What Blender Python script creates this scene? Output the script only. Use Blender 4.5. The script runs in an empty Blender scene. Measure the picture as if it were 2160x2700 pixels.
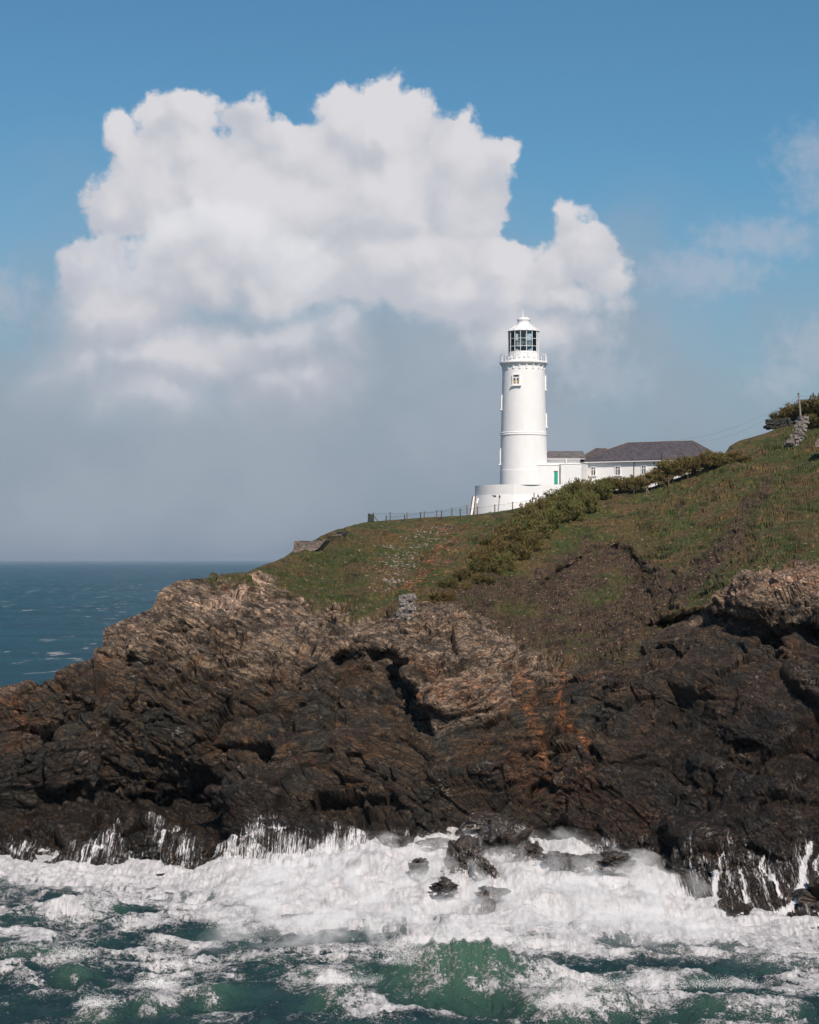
import bpy, math, random
import numpy as np
from math import radians as R, sin, cos, pi
random.seed(7)
sc = bpy.context.scene
COL = sc.collection

# ------------------------------------------------------------------ camera
F = 5250.0            # focal length in photo pixels
HZ = 1478.0           # row of the sea horizon in the photo
CAMZ = 27.0
cam = bpy.data.cameras.new("camera")
cam.sensor_fit = 'VERTICAL'; cam.sensor_height = 36.0
cam.lens = F / 2700 * 36
cam.shift_y = (HZ - 1350) / 2700
cam.clip_start = 1.0; cam.clip_end = 80000
co = bpy.data.objects.new("camera", cam); COL.objects.link(co)
co.location = (0, 0, CAMZ); co.rotation_euler = (R(90), 0, 0)
sc.camera = co

# ------------------------------------------------------------------ sun, exposure
SUN_EL, SUN_AZ = 46.0, 17.0      # azimuth to the right of straight behind the camera
sv = np.array([sin(R(SUN_AZ)) * cos(R(SUN_EL)), -cos(R(SUN_AZ)) * cos(R(SUN_EL)), sin(R(SUN_EL))])
sl = bpy.data.lights.new("sun", 'SUN'); sl.energy = 4.6; sl.angle = R(0.5); sl.color = (1.0, 0.89, 0.79)
so = bpy.data.objects.new("sun", sl); COL.objects.link(so)
from mathutils import Vector, Matrix
so.rotation_euler = Vector(sv).to_track_quat('Z', 'Y').to_euler()
so.location = (60, -60, 120)
sc.view_settings.view_transform = 'Standard'
sc.view_settings.look = 'None'
sc.view_settings.exposure = 0.0
sc.view_settings.gamma = 1.0
sc.render.engine = 'CYCLES'
sc.cycles.use_denoising = True
sc.cycles.use_adaptive_sampling = True
sc.cycles.adaptive_threshold = 0.03
sc.cycles.max_bounces = 6
sc.cycles.transparent_max_bounces = 16
sc.cycles.volume_bounces = 2

# ------------------------------------------------------------------ node helper
class NT:
    def __init__(s, tree): s.t = tree; s.n = tree.nodes; s.l = tree.links
    def new(s, typ, **kw):
        nd = s.n.new(typ)
        for k, v in kw.items():
            setattr(nd, k, v)
        return nd
    def put(s, sock, v):
        if v is None: return
        if isinstance(v, bpy.types.NodeSocket): s.l.new(v, sock)
        else:
            if hasattr(sock.default_value, '__len__') and not hasattr(v, '__len__'):
                v = (v,) * len(sock.default_value)
            if hasattr(v, '__len__') and len(sock.default_value) == 4 and len(v) == 3: v = (*v, 1)
            sock.default_value = v
    def m(s, op, a, b=None, c=None, clamp=False):
        nd = s.new('ShaderNodeMath', operation=op, use_clamp=clamp)
        s.put(nd.inputs[0], a); s.put(nd.inputs[1], b)
        if c is not None: s.put(nd.inputs[2], c)
        return nd.outputs[0]
    def vm(s, op, a, b=None, sc_=None):
        nd = s.new('ShaderNodeVectorMath', operation=op)
        s.put(nd.inputs[0], a)
        if b is not None: s.put(nd.inputs[1], b)
        if sc_ is not None: s.put(nd.inputs['Scale'], sc_)
        return nd.outputs[1] if op in ('LENGTH', 'DISTANCE', 'DOT_PRODUCT') else nd.outputs[0]
    def mix(s, f, a, b, typ='MIX'):
        nd = s.new('ShaderNodeMix', data_type='RGBA', blend_type=typ)
        s.put(nd.inputs['Factor'], f)
        s.put([i for i in nd.inputs if i.name == 'A' and i.type == 'RGBA'][0], a)
        s.put([i for i in nd.inputs if i.name == 'B' and i.type == 'RGBA'][0], b)
        return [o for o in nd.outputs if o.type == 'RGBA'][0]
    def fmix(s, f, a, b):
        nd = s.new('ShaderNodeMix', data_type='FLOAT')
        s.put(nd.inputs['Factor'], f); s.put(nd.inputs[2], a); s.put(nd.inputs[3], b)
        return nd.outputs[0]
    def ss(s, x, a, b, lo=0.0, hi=1.0):
        nd = s.new('ShaderNodeMapRange', interpolation_type='SMOOTHSTEP')
        s.put(nd.inputs[0], x); s.put(nd.inputs[1], a); s.put(nd.inputs[2], b); s.put(nd.inputs[3], lo); s.put(nd.inputs[4], hi)
        return nd.outputs[0]
    def noise(s, vec, scale, detail=4, rough=.55, dist=0, dims='3D', col=False, typ='FBM'):
        nd = s.new('ShaderNodeTexNoise', noise_dimensions=dims)
        if typ != 'FBM': nd.noise_type = typ
        s.put(nd.inputs['Vector'], vec); nd.inputs['Scale'].default_value = scale
        nd.inputs['Detail'].default_value = detail; nd.inputs['Roughness'].default_value = rough
        nd.inputs['Distortion'].default_value = dist
        return nd.outputs[1] if col else nd.outputs[0]
    def vor(s, vec, scale, feature='F1', out=0, detail=0, rand=1.0, rough=.5):
        nd = s.new('ShaderNodeTexVoronoi', feature=feature)
        s.put(nd.inputs['Vector'], vec); nd.inputs['Scale'].default_value = scale
        if 'Detail' in nd.inputs: nd.inputs['Detail'].default_value = detail
        if 'Roughness' in nd.inputs: nd.inputs['Roughness'].default_value = rough
        nd.inputs['Randomness'].default_value = rand
        return nd.outputs[out]
    def attr(s, name, out='Fac'):
        return s.new('ShaderNodeAttribute', attribute_name=name).outputs[out]
    def sep(s, v):
        nd = s.new('ShaderNodeSeparateXYZ'); s.put(nd.inputs[0], v); return nd.outputs
    def comb(s, x, y, z):
        nd = s.new('ShaderNodeCombineXYZ'); s.put(nd.inputs[0], x); s.put(nd.inputs[1], y); s.put(nd.inputs[2], z); return nd.outputs[0]
    def bump(s, h, strength=.5, dist=.1, normal=None):
        nd = s.new('ShaderNodeBump'); s.put(nd.inputs['Height'], h)
        nd.inputs['Strength'].default_value = strength; nd.inputs['Distance'].default_value = dist
        if normal is not None: s.put(nd.inputs['Normal'], normal)
        return nd.outputs[0]

# ------------------------------------------------------------------ world: nishita sky with a cumulus bank
world = bpy.data.worlds.new("World"); sc.world = world; world.use_nodes = True
w = NT(world.node_tree); w.n.clear()
sky = w.new('ShaderNodeTexSky', sky_type='NISHITA'); sky.sun_disc = False
sky.sun_elevation = R(SUN_EL); sky.sun_rotation = math.atan2(sv[0], sv[1])
sky.altitude = 0; sky.air_density = 1.0; sky.dust_density = 0.6; sky.ozone_density = 2.0
SKY = 0.078
tc = w.new('ShaderNodeTexCoord')
dx, dy, dz = w.sep(tc.outputs['Generated'])
# azimuth / elevation of the direction in thousandths of a photo pixel, U to the right, V up from the horizon
U = w.m('MULTIPLY', w.m('ARCTAN2', dx, dy), 5.25)
V = w.m('MULTIPLY', w.m('ARCSINE', dz), 5.25)
P0 = w.comb(U, V, 0.0)
def uv(px, py): return ((px - 1080) / 1000, (1478 - py) / 1000)
def blobs(vec, lst, k=0.03):
    cur = None
    for (px, py, rx, ry) in lst:
        cx, cy = uv(px, py)
        q = w.vm('MULTIPLY', w.vm('SUBTRACT', vec, (cx, cy, 0)), (1000 / rx, 1000 / ry, 0))
        d = w.m('MULTIPLY', w.m('SUBTRACT', w.vm('LENGTH', q), 1.0), (rx + ry) / 2000)
        cur = d if cur is None else w.m('SMOOTH_MIN', cur, d, k)
    return cur
wn1 = w.vm('SUBTRACT', w.noise(P0, 3.2, 3, .5, col=True), (.5, .5, .5))
wn2 = w.vm('SUBTRACT', w.noise(P0, 11.0, 5, .6, col=True), (.5, .5, .5))
PW = w.vm('ADD', P0, w.vm('ADD', w.vm('SCALE', wn1, sc_=.16), w.vm('SCALE', wn2, sc_=.075)))
billow = w.vor(PW, 5.5, 'SMOOTH_F1', detail=3, rough=.42)      # 0 in the middle of a puff, larger at its rim
fine = w.noise(P0, 26, 6, .62)
soft = w.noise(P0, 4.0, 5, .5)
s = 1.2522
def L(lst): return [(a * s, b * s, c * s, d * s) for a, b, c, d in lst]
A = L([(335,262,46,42),(400,240,60,38),(440,250,62,50),(530,282,42,50),(400,330,110,70),(330,400,90,90),(255,455,62,50),(330,330,60,45),(255,305,24,22),
       (690,238,38,38),(730,225,50,45),(805,228,45,45),(880,262,50,50),(720,270,70,65),(800,300,120,90),(620,345,160,90),(560,430,220,130),(800,430,220,130),
       (945,330,70,60),(1010,370,70,55),(1062,350,34,32),(950,440,120,110),(900,540,180,90),(1050,560,120,80),
       (1203,442,46,42),(1215,490,55,55),(1235,540,80,75),(1180,560,90,70),(1280,590,62,60),(1170,620,130,60),(980,620,190,80),(820,560,200,120),(1120,700,160,90),(640,560,180,120)])
B = L([(190,560,62,60),(240,540,50,42),(225,600,95,85),(300,600,60,60)])
Cc = L([(430,500,140,75),(350,545,90,60),(500,530,90,70),(620,570,90,80),(330,600,110,60)])
Dl = L([(430,600,140,100),(300,680,160,110),(540,600,80,80),(200,690,105,100),(190,770,110,90),(330,820,190,90),(560,820,150,80),(560,640,110,90),(640,800,130,110),(600,720,150,90),(700,690,70,60),(400,760,260,110),(180,790,120,70)])
def density(f, amp=.03, lo=.014, hi=-.03):
    g = w.m('ADD', w.m('SUBTRACT', f, .035), w.m('MULTIPLY', w.m('SUBTRACT', billow, .42), amp))
    g = w.m('ADD', g, w.m('MULTIPLY', w.m('SUBTRACT', fine, .5), .055))
    lowness = w.ss(V, .80, .42)           # crisp heads, dissolving undersides
    return g, w.ss(g, w.fmix(lowness, lo, lo + .05), w.fmix(lowness, hi, hi - .13))
skyc = w.mix(1.0, sky.outputs[0], (SKY, SKY, SKY), 'MULTIPLY')
skyc = w.mix(1.0, skyc, (0.57, 0.97, 1.10), 'MULTIPLY')
# greyish sea air low in the sky, uneven
hz = w.ss(w.m('ADD', w.m('ADD', V, w.m('MULTIPLY', U, .07)), w.m('MULTIPLY', w.m('SUBTRACT', soft, .5), .45)), 1.15, .22)
skyc = w.mix(w.m('MULTIPLY', hz, .93), skyc, (0.300, 0.350, 0.425))
low = w.ss(V, .42, -.02)
skyc = w.mix(w.m('MULTIPLY', low, .6), skyc, (0.175, 0.225, 0.295))
bank = blobs(P0, [(1130, 1040, 620, 300), (420, 1290, 760, 220), (1500, 860, 220, 180)], .3)
skyc = w.mix(w.m('MULTIPLY', w.ss(w.m('ADD', bank, w.m('MULTIPLY', w.m('SUBTRACT', soft, .5), .35)), .20, -.30), .75), skyc, w.mix(w.ss(w.noise(P0, 2.6, 6, .55), .38, .62), (0.310, 0.365, 0.435), (0.365, 0.410, 0.48)))
# broken thin cloud on the right and far left
thin = blobs(P0, [(2160, 440, 110, 70), (2150, 520, 70, 60), (2140, 930, 110, 70), (2060, 1010, 90, 50), (1590, 1000, 120, 60), (10, 800, 90, 70), (1850, 730, 160, 60), (2000, 650, 160, 50)], .06)
tm = w.ss(w.m('ADD', thin, w.m('MULTIPLY', w.m('SUBTRACT', fine, .5), .22)), .06, -.10)
skyc = w.mix(w.m('MULTIPLY', tm, .55), skyc, (0.45, 0.49, 0.57))
def layer(base, lst, bright, shade, amp, floor_py, fade, warm=.0, edge=(.008, -.020), op=1.0, lit_w=.16):
    f = blobs(PW, lst)
    g, d = density(f, amp, *edge)
    # self-shading of each puff: bright rims near the top, greyer down inside
    off = w.vm('ADD', PW, (0.030, 0.050, 0))
    b2 = w.vor(off, 5.5, 'SMOOTH_F1', detail=2, rough=.35)
    cy = (1478 - floor_py) / 1000
    PS = w.vm('ADD', P0, w.vm('SCALE', w.vm('SUBTRACT', PW, P0), sc_=.55))
    f0 = blobs(PS, lst, .012); f1 = blobs(w.vm('ADD', PS, (.030, .052, 0)), lst, .012)
    dirf = w.m('MULTIPLY', w.m('SUBTRACT', f1, f0), 11.0)
    rel = w.m('MULTIPLY', w.m('ADD', w.m('SUBTRACT', b2, billow), w.m('MULTIPLY', w.m('SUBTRACT', fine, .5), .16)), 1.4)
    rel = w.m('ADD', rel, w.m('MULTIPLY', dirf, .32))
    t = w.ss(w.m('ADD', w.m('ADD', w.m('MULTIPLY', g, -1.0), rel), w.m('ADD', w.m('MULTIPLY', w.m('SUBTRACT', soft, .5), 1.0), w.m('MULTIPLY', w.m('SUBTRACT', V, .8), .5))), -.50, .50)
    colr = w.mix(t, shade, bright)
    bot = w.ss(w.m('ADD', V, w.m('MULTIPLY', w.m('SUBTRACT', soft, .5), .35)), cy - fade, cy)
    return w.mix(w.m('MULTIPLY', w.m('MULTIPLY', d, bot), op), base, colr)
c_ = layer(skyc, A, (0.71, 0.70, 0.73), (0.52, 0.54, 0.60), .10, 830, .36)
c_ = layer(c_, B, (0.66, 0.66, 0.70), (0.48, 0.51, 0.59), .10, 1050, .3)
c_ = layer(c_, Cc, (0.77, 0.77, 0.80), (0.64, 0.65, 0.70), .08, 900, .25, edge=(.03, -.05))
c_ = layer(c_, Dl, (0.65, 0.645, 0.685), (0.47, 0.495, 0.56), .10, 1010, .36, edge=(.04, -.09))
bgd = w.new('ShaderNodeBackground'); w.put(bgd.inputs[0], c_); bgd.inputs[1].default_value = 1.0
wo = w.new('ShaderNodeOutputWorld'); w.l.new(bgd.outputs[0], wo.inputs[0])
world.cycles.sampling_method = 'MANUAL'; world.cycles.sample_map_resolution = 512

# ------------------------------------------------------------------ numpy noise
_G = np.array([(1,1,0),(-1,1,0),(1,-1,0),(-1,-1,0),(1,0,1),(-1,0,1),(1,0,-1),(-1,0,-1),(0,1,1),(0,-1,1),(0,1,-1),(0,-1,-1),(1,1,0),(0,-1,1),(-1,1,0),(0,-1,-1)], np.float32)
def hsh(i, j, k, seed=0):
    with np.errstate(over='ignore'):
        h = (i.astype(np.uint32) * np.uint32(374761393) + j.astype(np.uint32) * np.uint32(668265263) + k.astype(np.uint32) * np.uint32(2147483647 ^ 0x5bd1e995) + np.uint32(seed * 1013904223 & 0xffffffff))
        h = (h ^ (h >> np.uint32(13))) * np.uint32(1274126177)
        h = (h ^ (h >> np.uint32(16))) * np.uint32(2246822519)
        return h ^ (h >> np.uint32(15))
def perlin(x, y, z, seed=0):
    x = np.asarray(x, np.float32); y = np.asarray(y, np.float32) + 0 * x; z = np.asarray(z, np.float32) + 0 * x
    xi = np.floor(x); yi = np.floor(y); zi = np.floor(z)
    fx = x - xi; fy = y - yi; fz = z - zi
    xi = xi.astype(np.int64); yi = yi.astype(np.int64); zi = zi.astype(np.int64)
    u = fx * fx * fx * (fx * (fx * 6 - 15) + 10); v = fy * fy * fy * (fy * (fy * 6 - 15) + 10); ww = fz * fz * fz * (fz * (fz * 6 - 15) + 10)
    def g(a, b, c):
        h = hsh(xi + a, yi + b, zi + c, seed) & np.uint32(15)
        G = _G[h]
        return G[..., 0] * (fx - a) + G[..., 1] * (fy - b) + G[..., 2] * (fz - c)
    def lerp(t, a, b): return a + t * (b - a)
    return lerp(ww, lerp(v, lerp(u, g(0,0,0), g(1,0,0)), lerp(u, g(0,1,0), g(1,1,0))), lerp(v, lerp(u, g(0,0,1), g(1,0,1)), lerp(u, g(0,1,1), g(1,1,1))))
def fbm(x, y, z, octv=5, rough=.5, lac=2.03, seed=0, ridged=False):
    a = 1.0; t = 0; f = 1.0; n = 0
    for o in range(octv):
        p = perlin(x * f + o * 7.3, y * f + o * 3.1, z * f - o * 5.7, seed + o)
        if ridged: p = 1 - 2 * np.abs(p) * 1.4
        t = t + a * p; n += a; a *= rough; f *= lac
    return t / n
def facets(x, y, z, seed=0, tilt=.6, jit=.9):
    """blocks: every Voronoi cell is a tilted flat face; returns height, distance to the crack"""
    bx = np.floor(x - .5).astype(np.int64); by = np.floor(y - .5).astype(np.int64); bz = np.floor(z - .5).astype(np.int64)
    best = np.full(x.shape, 1e9, np.float32); sec = best.copy(); hh = np.zeros(x.shape, np.float32)
    for a in (0, 1):
        for b in (0, 1):
            for c in (0, 1):
                h = hsh(bx + a, by + b, bz + c, seed)
                r0 = (h & np.uint32(1023)).astype(np.float32) / 1023; r1 = ((h >> np.uint32(10)) & np.uint32(1023)).astype(np.float32) / 1023; r2 = ((h >> np.uint32(20)) & np.uint32(1023)).astype(np.float32) / 1023
                cx = bx + a + .5 + (r0 - .5) * jit; cy = by + b + .5 + (r1 - .5) * jit; cz = bz + c + .5 + (r2 - .5) * jit
                ex = x - cx; ey = y - cy; ez = z - cz
                d = ex * ex + ey * ey + ez * ez
                h2 = hsh(bx + a, by + b, bz + c, seed + 91)
                q0 = (h2 & np.uint32(1023)).astype(np.float32) / 1023 - .5; q1 = ((h2 >> np.uint32(10)) & np.uint32(1023)).astype(np.float32) / 1023 - .5; q2 = ((h2 >> np.uint32(20)) & np.uint32(1023)).astype(np.float32) / 1023 - .5
                hv = q0 + tilt * 2 * (ex * q1 + ez * q2 + ey * q0)
                near = d < best
                sec = np.where(near, best, np.minimum(sec, d)); hh = np.where(near, hv, hh); best = np.where(near, d, best)
    return hh, np.sqrt(sec) - np.sqrt(best)
def sstep(x, a, b):
    t = np.clip((x - a) / (b - a), 0, 1); return t * t * (3 - 2 * t)
def inpoly(x, y, poly):
    c = np.zeros(x.shape, bool); n = len(poly); j = n - 1
    for i in range(n):
        xi, yi = poly[i]; xj, yj = poly[j]
        if yi != yj:
            c ^= ((yi > y) != (yj > y)) & (x < (xj - xi) * (y - yi) / (yj - yi) + xi)
        j = i
    return c
def lined(x, y, pts):
    d = np.full(x.shape, 1e9)
    for (x0, y0), (x1, y1) in zip(pts[:-1], pts[1:]):
        vx, vy = x1 - x0, y1 - y0
        t = np.clip(((x - x0) * vx + (y - y0) * vy) / (vx * vx + vy * vy), 0, 1)
        d = np.minimum(d, np.hypot(x - x0 - t * vx, y - y0 - t * vy))
    return d

# ------------------------------------------------------------------ mesh helpers
def tag(o, label=None, cat=None, group=None, kind=None):
    if label: o['label'] = label
    if cat: o['category'] = cat
    if group: o['group'] = group
    if kind: o['kind'] = kind
    return o
def empty(name, loc, label=None, cat=None, group=None):
    o = bpy.data.objects.new(name, None); COL.objects.link(o); o.location = loc
    o['_o'] = tuple(loc)
    return tag(o, label, cat, group)
def grid_mesh(name, co_, nr, nc, mat, attrs=None, smooth=False, keep=None):
    me = bpy.data.meshes.new(name)
    idx = np.arange(nr * nc).reshape(nr, nc)
    q = np.stack([idx[:-1, :-1], idx[:-1, 1:], idx[1:, 1:], idx[1:, :-1]], -1).reshape(-1, 4)
    if keep is not None:
        kf = keep.reshape(nr, nc); kf = (kf[:-1, :-1] | kf[:-1, 1:] | kf[1:, 1:] | kf[1:, :-1]).reshape(-1)
        q = q[kf]
        used = np.unique(q); remap = np.full(nr * nc, -1); remap[used] = np.arange(len(used)); q = remap[q]; co_ = co_.reshape(-1, 3)[used]
        if attrs: attrs = {k: v.reshape(-1, v.shape[-1])[used] if v.ndim == 3 else v.reshape(-1)[used] for k, v in attrs.items()}
    return raw_mesh(name, co_.reshape(-1, 3), q, mat, attrs, smooth)
def raw_mesh(name, v, q, mat, attrs=None, smooth=False, parent=None):
    me = bpy.data.meshes.new(name)
    v = np.ascontiguousarray(v, np.float32); q = np.ascontiguousarray(q, np.int32); k = q.shape[1]
    me.vertices.add(len(v)); me.vertices.foreach_set('co', v.ravel())
    me.loops.add(q.size); me.loops.foreach_set('vertex_index', q.ravel())
    me.polygons.add(len(q)); me.polygons.foreach_set('loop_start', np.arange(0, q.size, k, dtype=np.int32))
    me.polygons.foreach_set('loop_total', np.full(len(q), k, np.int32))
    me.update(calc_edges=True)
    me.polygons.foreach_set('use_smooth', np.full(len(q), smooth))
    for kx, val in (attrs or {}).items():
        if val.ndim == 3 or (val.ndim == 2 and val.shape[-1] == 3):
            a = me.attributes.new(kx, 'FLOAT_VECTOR', 'POINT'); a.data.foreach_set('vector', np.ascontiguousarray(val, np.float32).ravel())
        else:
            a = me.attributes.new(kx, 'FLOAT', 'POINT'); a.data.foreach_set('value', np.ascontiguousarray(val, np.float32).ravel())
    me.materials.append(mat)
    o = bpy.data.objects.new(name, me); COL.objects.link(o)
    if parent: o.parent = parent
    return o
class MB:
    def __init__(s): s.v = []; s.f = []; s.sm = []
    def add(s, vs, fs, smooth=False):
        n = len(s.v); s.v += [tuple(map(float, p)) for p in vs]; s.f += [tuple(i + n for i in f) for f in fs]; s.sm += [smooth] * len(fs); return s
    def box(s, c, d, rz=0, M=None):
        x, y, z = d[0] / 2, d[1] / 2, d[2] / 2
        vs = [Vector((a * x, b * y, e * z)) for a in (-1, 1) for b in (-1, 1) for e in (-1, 1)]
        m = M if M is not None else Matrix.Rotation(rz, 3, 'Z')
        vs = [m @ p + Vector(c) for p in vs]
        return s.add(vs, [(0,1,3,2),(4,6,7,5),(0,4,5,1),(2,3,7,6),(0,2,6,4),(1,5,7,3)])
    def prism(s, poly, z0, z1):
        n = len(poly)
        return s.add([(x, y, z0) for x, y in poly] + [(x, y, z1) for x, y in poly], [tuple(range(n))[::-1], tuple(range(n, 2 * n))] + [(i, (i + 1) % n, n + (i + 1) % n, n + i) for i in range(n)])
    def tube(s, p0, p1, r0, r1=None, n=8):
        r1 = r0 if r1 is None else r1
        p0, p1 = Vector(p0), Vector(p1); d = (p1 - p0).normalized(); q = d.to_track_quat('Z', 'Y')
        ring = lambda p, r: [p + q @ Vector((r * cos(2 * pi * i / n), r * sin(2 * pi * i / n), 0)) for i in range(n)]
        s.add(ring(p0, r0) + ring(p1, r1), [(i, (i + 1) % n, n + (i + 1) % n, n + i) for i in range(n)], n > 6)
        return s.add(ring(p0, r0), [tuple(range(n))[::-1]]).add(ring(p1, r1), [tuple(range(n))])
    def path(s, pts, r, n=5):
        for a, b in zip(pts[:-1], pts[1:]): s.tube(a, b, r, r, n)
        return s
    def lathe(s, prof, c, n=64, smooth=True, a0=0, a1=2 * pi):
        if smooth and n >= 80: n, smooth = 144, False
        k = len(prof); full = abs(a1 - a0 - 2 * pi) < 1e-6; m = n if full else n + 1
        vs = [(c[0] + r * cos(a0 + (a1 - a0) * i / n), c[1] + r * sin(a0 + (a1 - a0) * i / n), z) for i in range(m) for r, z in prof]
        fs = []
        for i in range(n):
            j = (i + 1) % m
            for t in range(k - 1): fs.append((i * k + t, j * k + t, j * k + t + 1, i * k + t + 1))
        return s.add(vs, fs, smooth)
    def build(s, name, mat, parent=None, world=True):
        me = bpy.data.meshes.new(name); off = Vector(parent['_o']) if (parent is not None and '_o' in parent) else Vector((0, 0, 0))
        me.from_pydata([Vector(p) - off for p in s.v], [], s.f); me.polygons.foreach_set('use_smooth', s.sm); me.materials.append(mat); me.update()
        o = bpy.data.objects.new(name, me); COL.objects.link(o)
        if parent is not None: o.parent = parent; o['_o'] = tuple(off)
        return o
def P(px, py, D): return Vector(((px - 1080) / F * D, D, CAMZ + (HZ - py) / F * D))

# ------------------------------------------------------------------ materials
def mat(name):
    m = bpy.data.materials.new(name); m.use_nodes = True; n = NT(m.node_tree); n.n.clear()
    b = n.new('ShaderNodeBsdfPrincipled'); o = n.new('ShaderNodeOutputMaterial'); n.l.new(b.outputs[0], o.inputs[0]); n.b = b; n.o = o
    n.pos = n.new('ShaderNodeNewGeometry').outputs['Position']
    return m, n
def simple(name, c, rough=.7, var=.15, scale=3., metal=0, bump=0, bscale=20, spec=.5, c2=None):
    m, n = mat(name)
    x = n.noise(n.pos, scale, 5, .6)
    c2 = c2 or tuple(k * (1 - var) for k in c)
    n.put(n.b.inputs['Base Color'], n.mix(n.ss(x, .35, .65), c2, c))
    n.b.inputs['Roughness'].default_value = rough; n.b.inputs['Metallic'].default_value = metal; n.b.inputs['Specular IOR Level'].default_value = spec
    if bump: n.put(n.b.inputs['Normal'], n.bump(n.noise(n.pos, bscale, 4, .6), bump, .05))
    return m
def white_masonry(name, course=.0, block=.0):
    m, n = mat(name)
    x, y, z = n.sep(n.pos)
    a = n.noise(n.pos, .9, 5, .6); st = n.noise(n.comb(n.m('MULTIPLY', x, 3), n.m('MULTIPLY', y, 3), n.m('MULTIPLY', z, .35)), 1.0, 5, .6)
    c = n.mix(n.ss(a, .3, .7), (.84, .815, .79), (.88, .855, .835))
    c = n.mix(n.m('MULTIPLY', n.ss(st, .57, .78), .30), c, (.66, .60, .54))
    rs = n.noise(n.comb(n.m('MULTIPLY', x, 5), n.m('MULTIPLY', y, 5), n.m('MULTIPLY', z, .5)), 1.0, 4, .6)
    c = n.mix(n.m('MULTIPLY', n.m('MULTIPLY', n.ss(rs, .66, .76), n.ss(n.noise(n.pos, .5, 3, .5), .48, .6)), .5), c, (.45, .30, .20))
    h = n.noise(n.pos, 7, 4, .6)
    if course:
        fr = n.m('FRACT', n.m('DIVIDE', z, course)); g = n.ss(n.m('ABSOLUTE', n.m('SUBTRACT', fr, .5)), .44, .5)
        c = n.mix(n.m('MULTIPLY', g, .45), c, (.50, .47, .46)); h = n.m('SUBTRACT', h, n.m('MULTIPLY', g, 1.5))
    n.put(n.b.inputs['Base Color'], c); n.b.inputs['Roughness'].default_value = .65
    n.put(n.b.inputs['Normal'], n.bump(h, .35, .04))
    return m
M = {}
M['white'] = white_masonry('white_render')
M['white_course'] = white_masonry('white_coursed', .42)
M['white_brick'] = white_masonry('white_brickwork', .30)
M['whitemetal'] = simple('white_metal', (.80, .78, .77), .45, .08, 2)
M['wood'] = simple('weathered_wood', (.20, .13, .085), .85, .45, 6, bump=.5)
M['darkwood'] = simple('dark_wood', (.07, .05, .04), .85, .4, 6, bump=.5)
M['pole'] = simple('grey_pole_wood', (.36, .29, .25), .85, .4, 5, bump=.5)
M['rust'] = simple('rusty_iron', (.12, .06, .045), .7, .5, 9, bump=.3)
M['green'] = simple('green_paint', (.015, .36, .25), .5, .12, 3)
M['netgreen'] = simple('green_wire', (.03, .10, .10), .6, .2, 3)
M['wire'] = simple('cable', (.16, .18, .20), .6, .1, 3)
M['dark'] = simple('dark_interior', (.02, .022, .025), .6, .3, 3)
M['concrete'] = simple('dark_concrete', (.12, .125, .13), .85, .35, 2.5, bump=.5)
M['orange'] = simple('orange_glow_paint', (.75, .36, .06), .6, .2, 4)  # warm light in the tower windows put into plain colour, emits nothing
M['lead'] = simple('grey_lead_roof', (.15, .135, .13), .7, .35, 1.2, bump=.2, c2=(.09, .082, .08))
M['lens'] = simple('lens_metal', (.18, .19, .20), .4, .3, 5)
M['pinkwhite'] = simple('curtain', (.55, .53, .50), .8, .2, 5)
mg, n = mat('window_glass')
n.b.inputs['Base Color'].default_value = (.03, .04, .05, 1); n.b.inputs['Roughness'].default_value = .06
M['pane'] = mg
mg, n = mat('lantern_glass')
tr = n.new('ShaderNodeBsdfTransparent'); tr.inputs[0].default_value = (.90, .95, .96, 1)
gl = n.new('ShaderNodeBsdfGlossy'); gl.inputs['Roughness'].default_value = .03; gl.inputs[0].default_value = (.9, .9, .9, 1)
lw = n.new('ShaderNodeFresnel'); lw.inputs[0].default_value = 1.5
mx = n.new('ShaderNodeMixShader'); n.l.new(lw.outputs[0], mx.inputs[0]); n.l.new(tr.outputs[0], mx.inputs[1]); n.l.new(gl.outputs[0], mx.inputs[2]); n.l.new(mx.outputs[0], n.o.inputs[0])
M['glass'] = mg
# slate
m, n = mat('slate_roof')
x, y, z = n.sep(n.pos)
rowz = n.m('DIVIDE', z, .155); ri = n.m('FLOOR', rowz); rf = n.m('FRACT', rowz)
cell = n.vor(n.comb(n.m('ADD', n.m('MULTIPLY', x, 3.2), n.m('MULTIPLY', ri, .5)), n.m('MULTIPLY', y, 0.0), n.m('MULTIPLY', ri, 3.0)), 1.0, 'F1', 1)
tone = n.sep(cell)[0]
c = n.mix(tone, (.050, .042, .048), (.115, .098, .108))
c = n.mix(n.ss(n.noise(n.pos, 1.4, 5, .6), .58, .75), c, (.14, .105, .085))
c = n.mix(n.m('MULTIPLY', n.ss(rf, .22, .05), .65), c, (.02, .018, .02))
n.put(n.b.inputs['Base Color'], c); n.b.inputs['Roughness'].default_value = .62
n.put(n.b.inputs['Normal'], n.bump(n.m('ADD', rf, n.m('MULTIPLY', tone, .5)), .5, .04))
M['slate'] = m
M['ridge'] = simple('ridge_tiles', (.17, .125, .075), .85, .5, 3)
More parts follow.
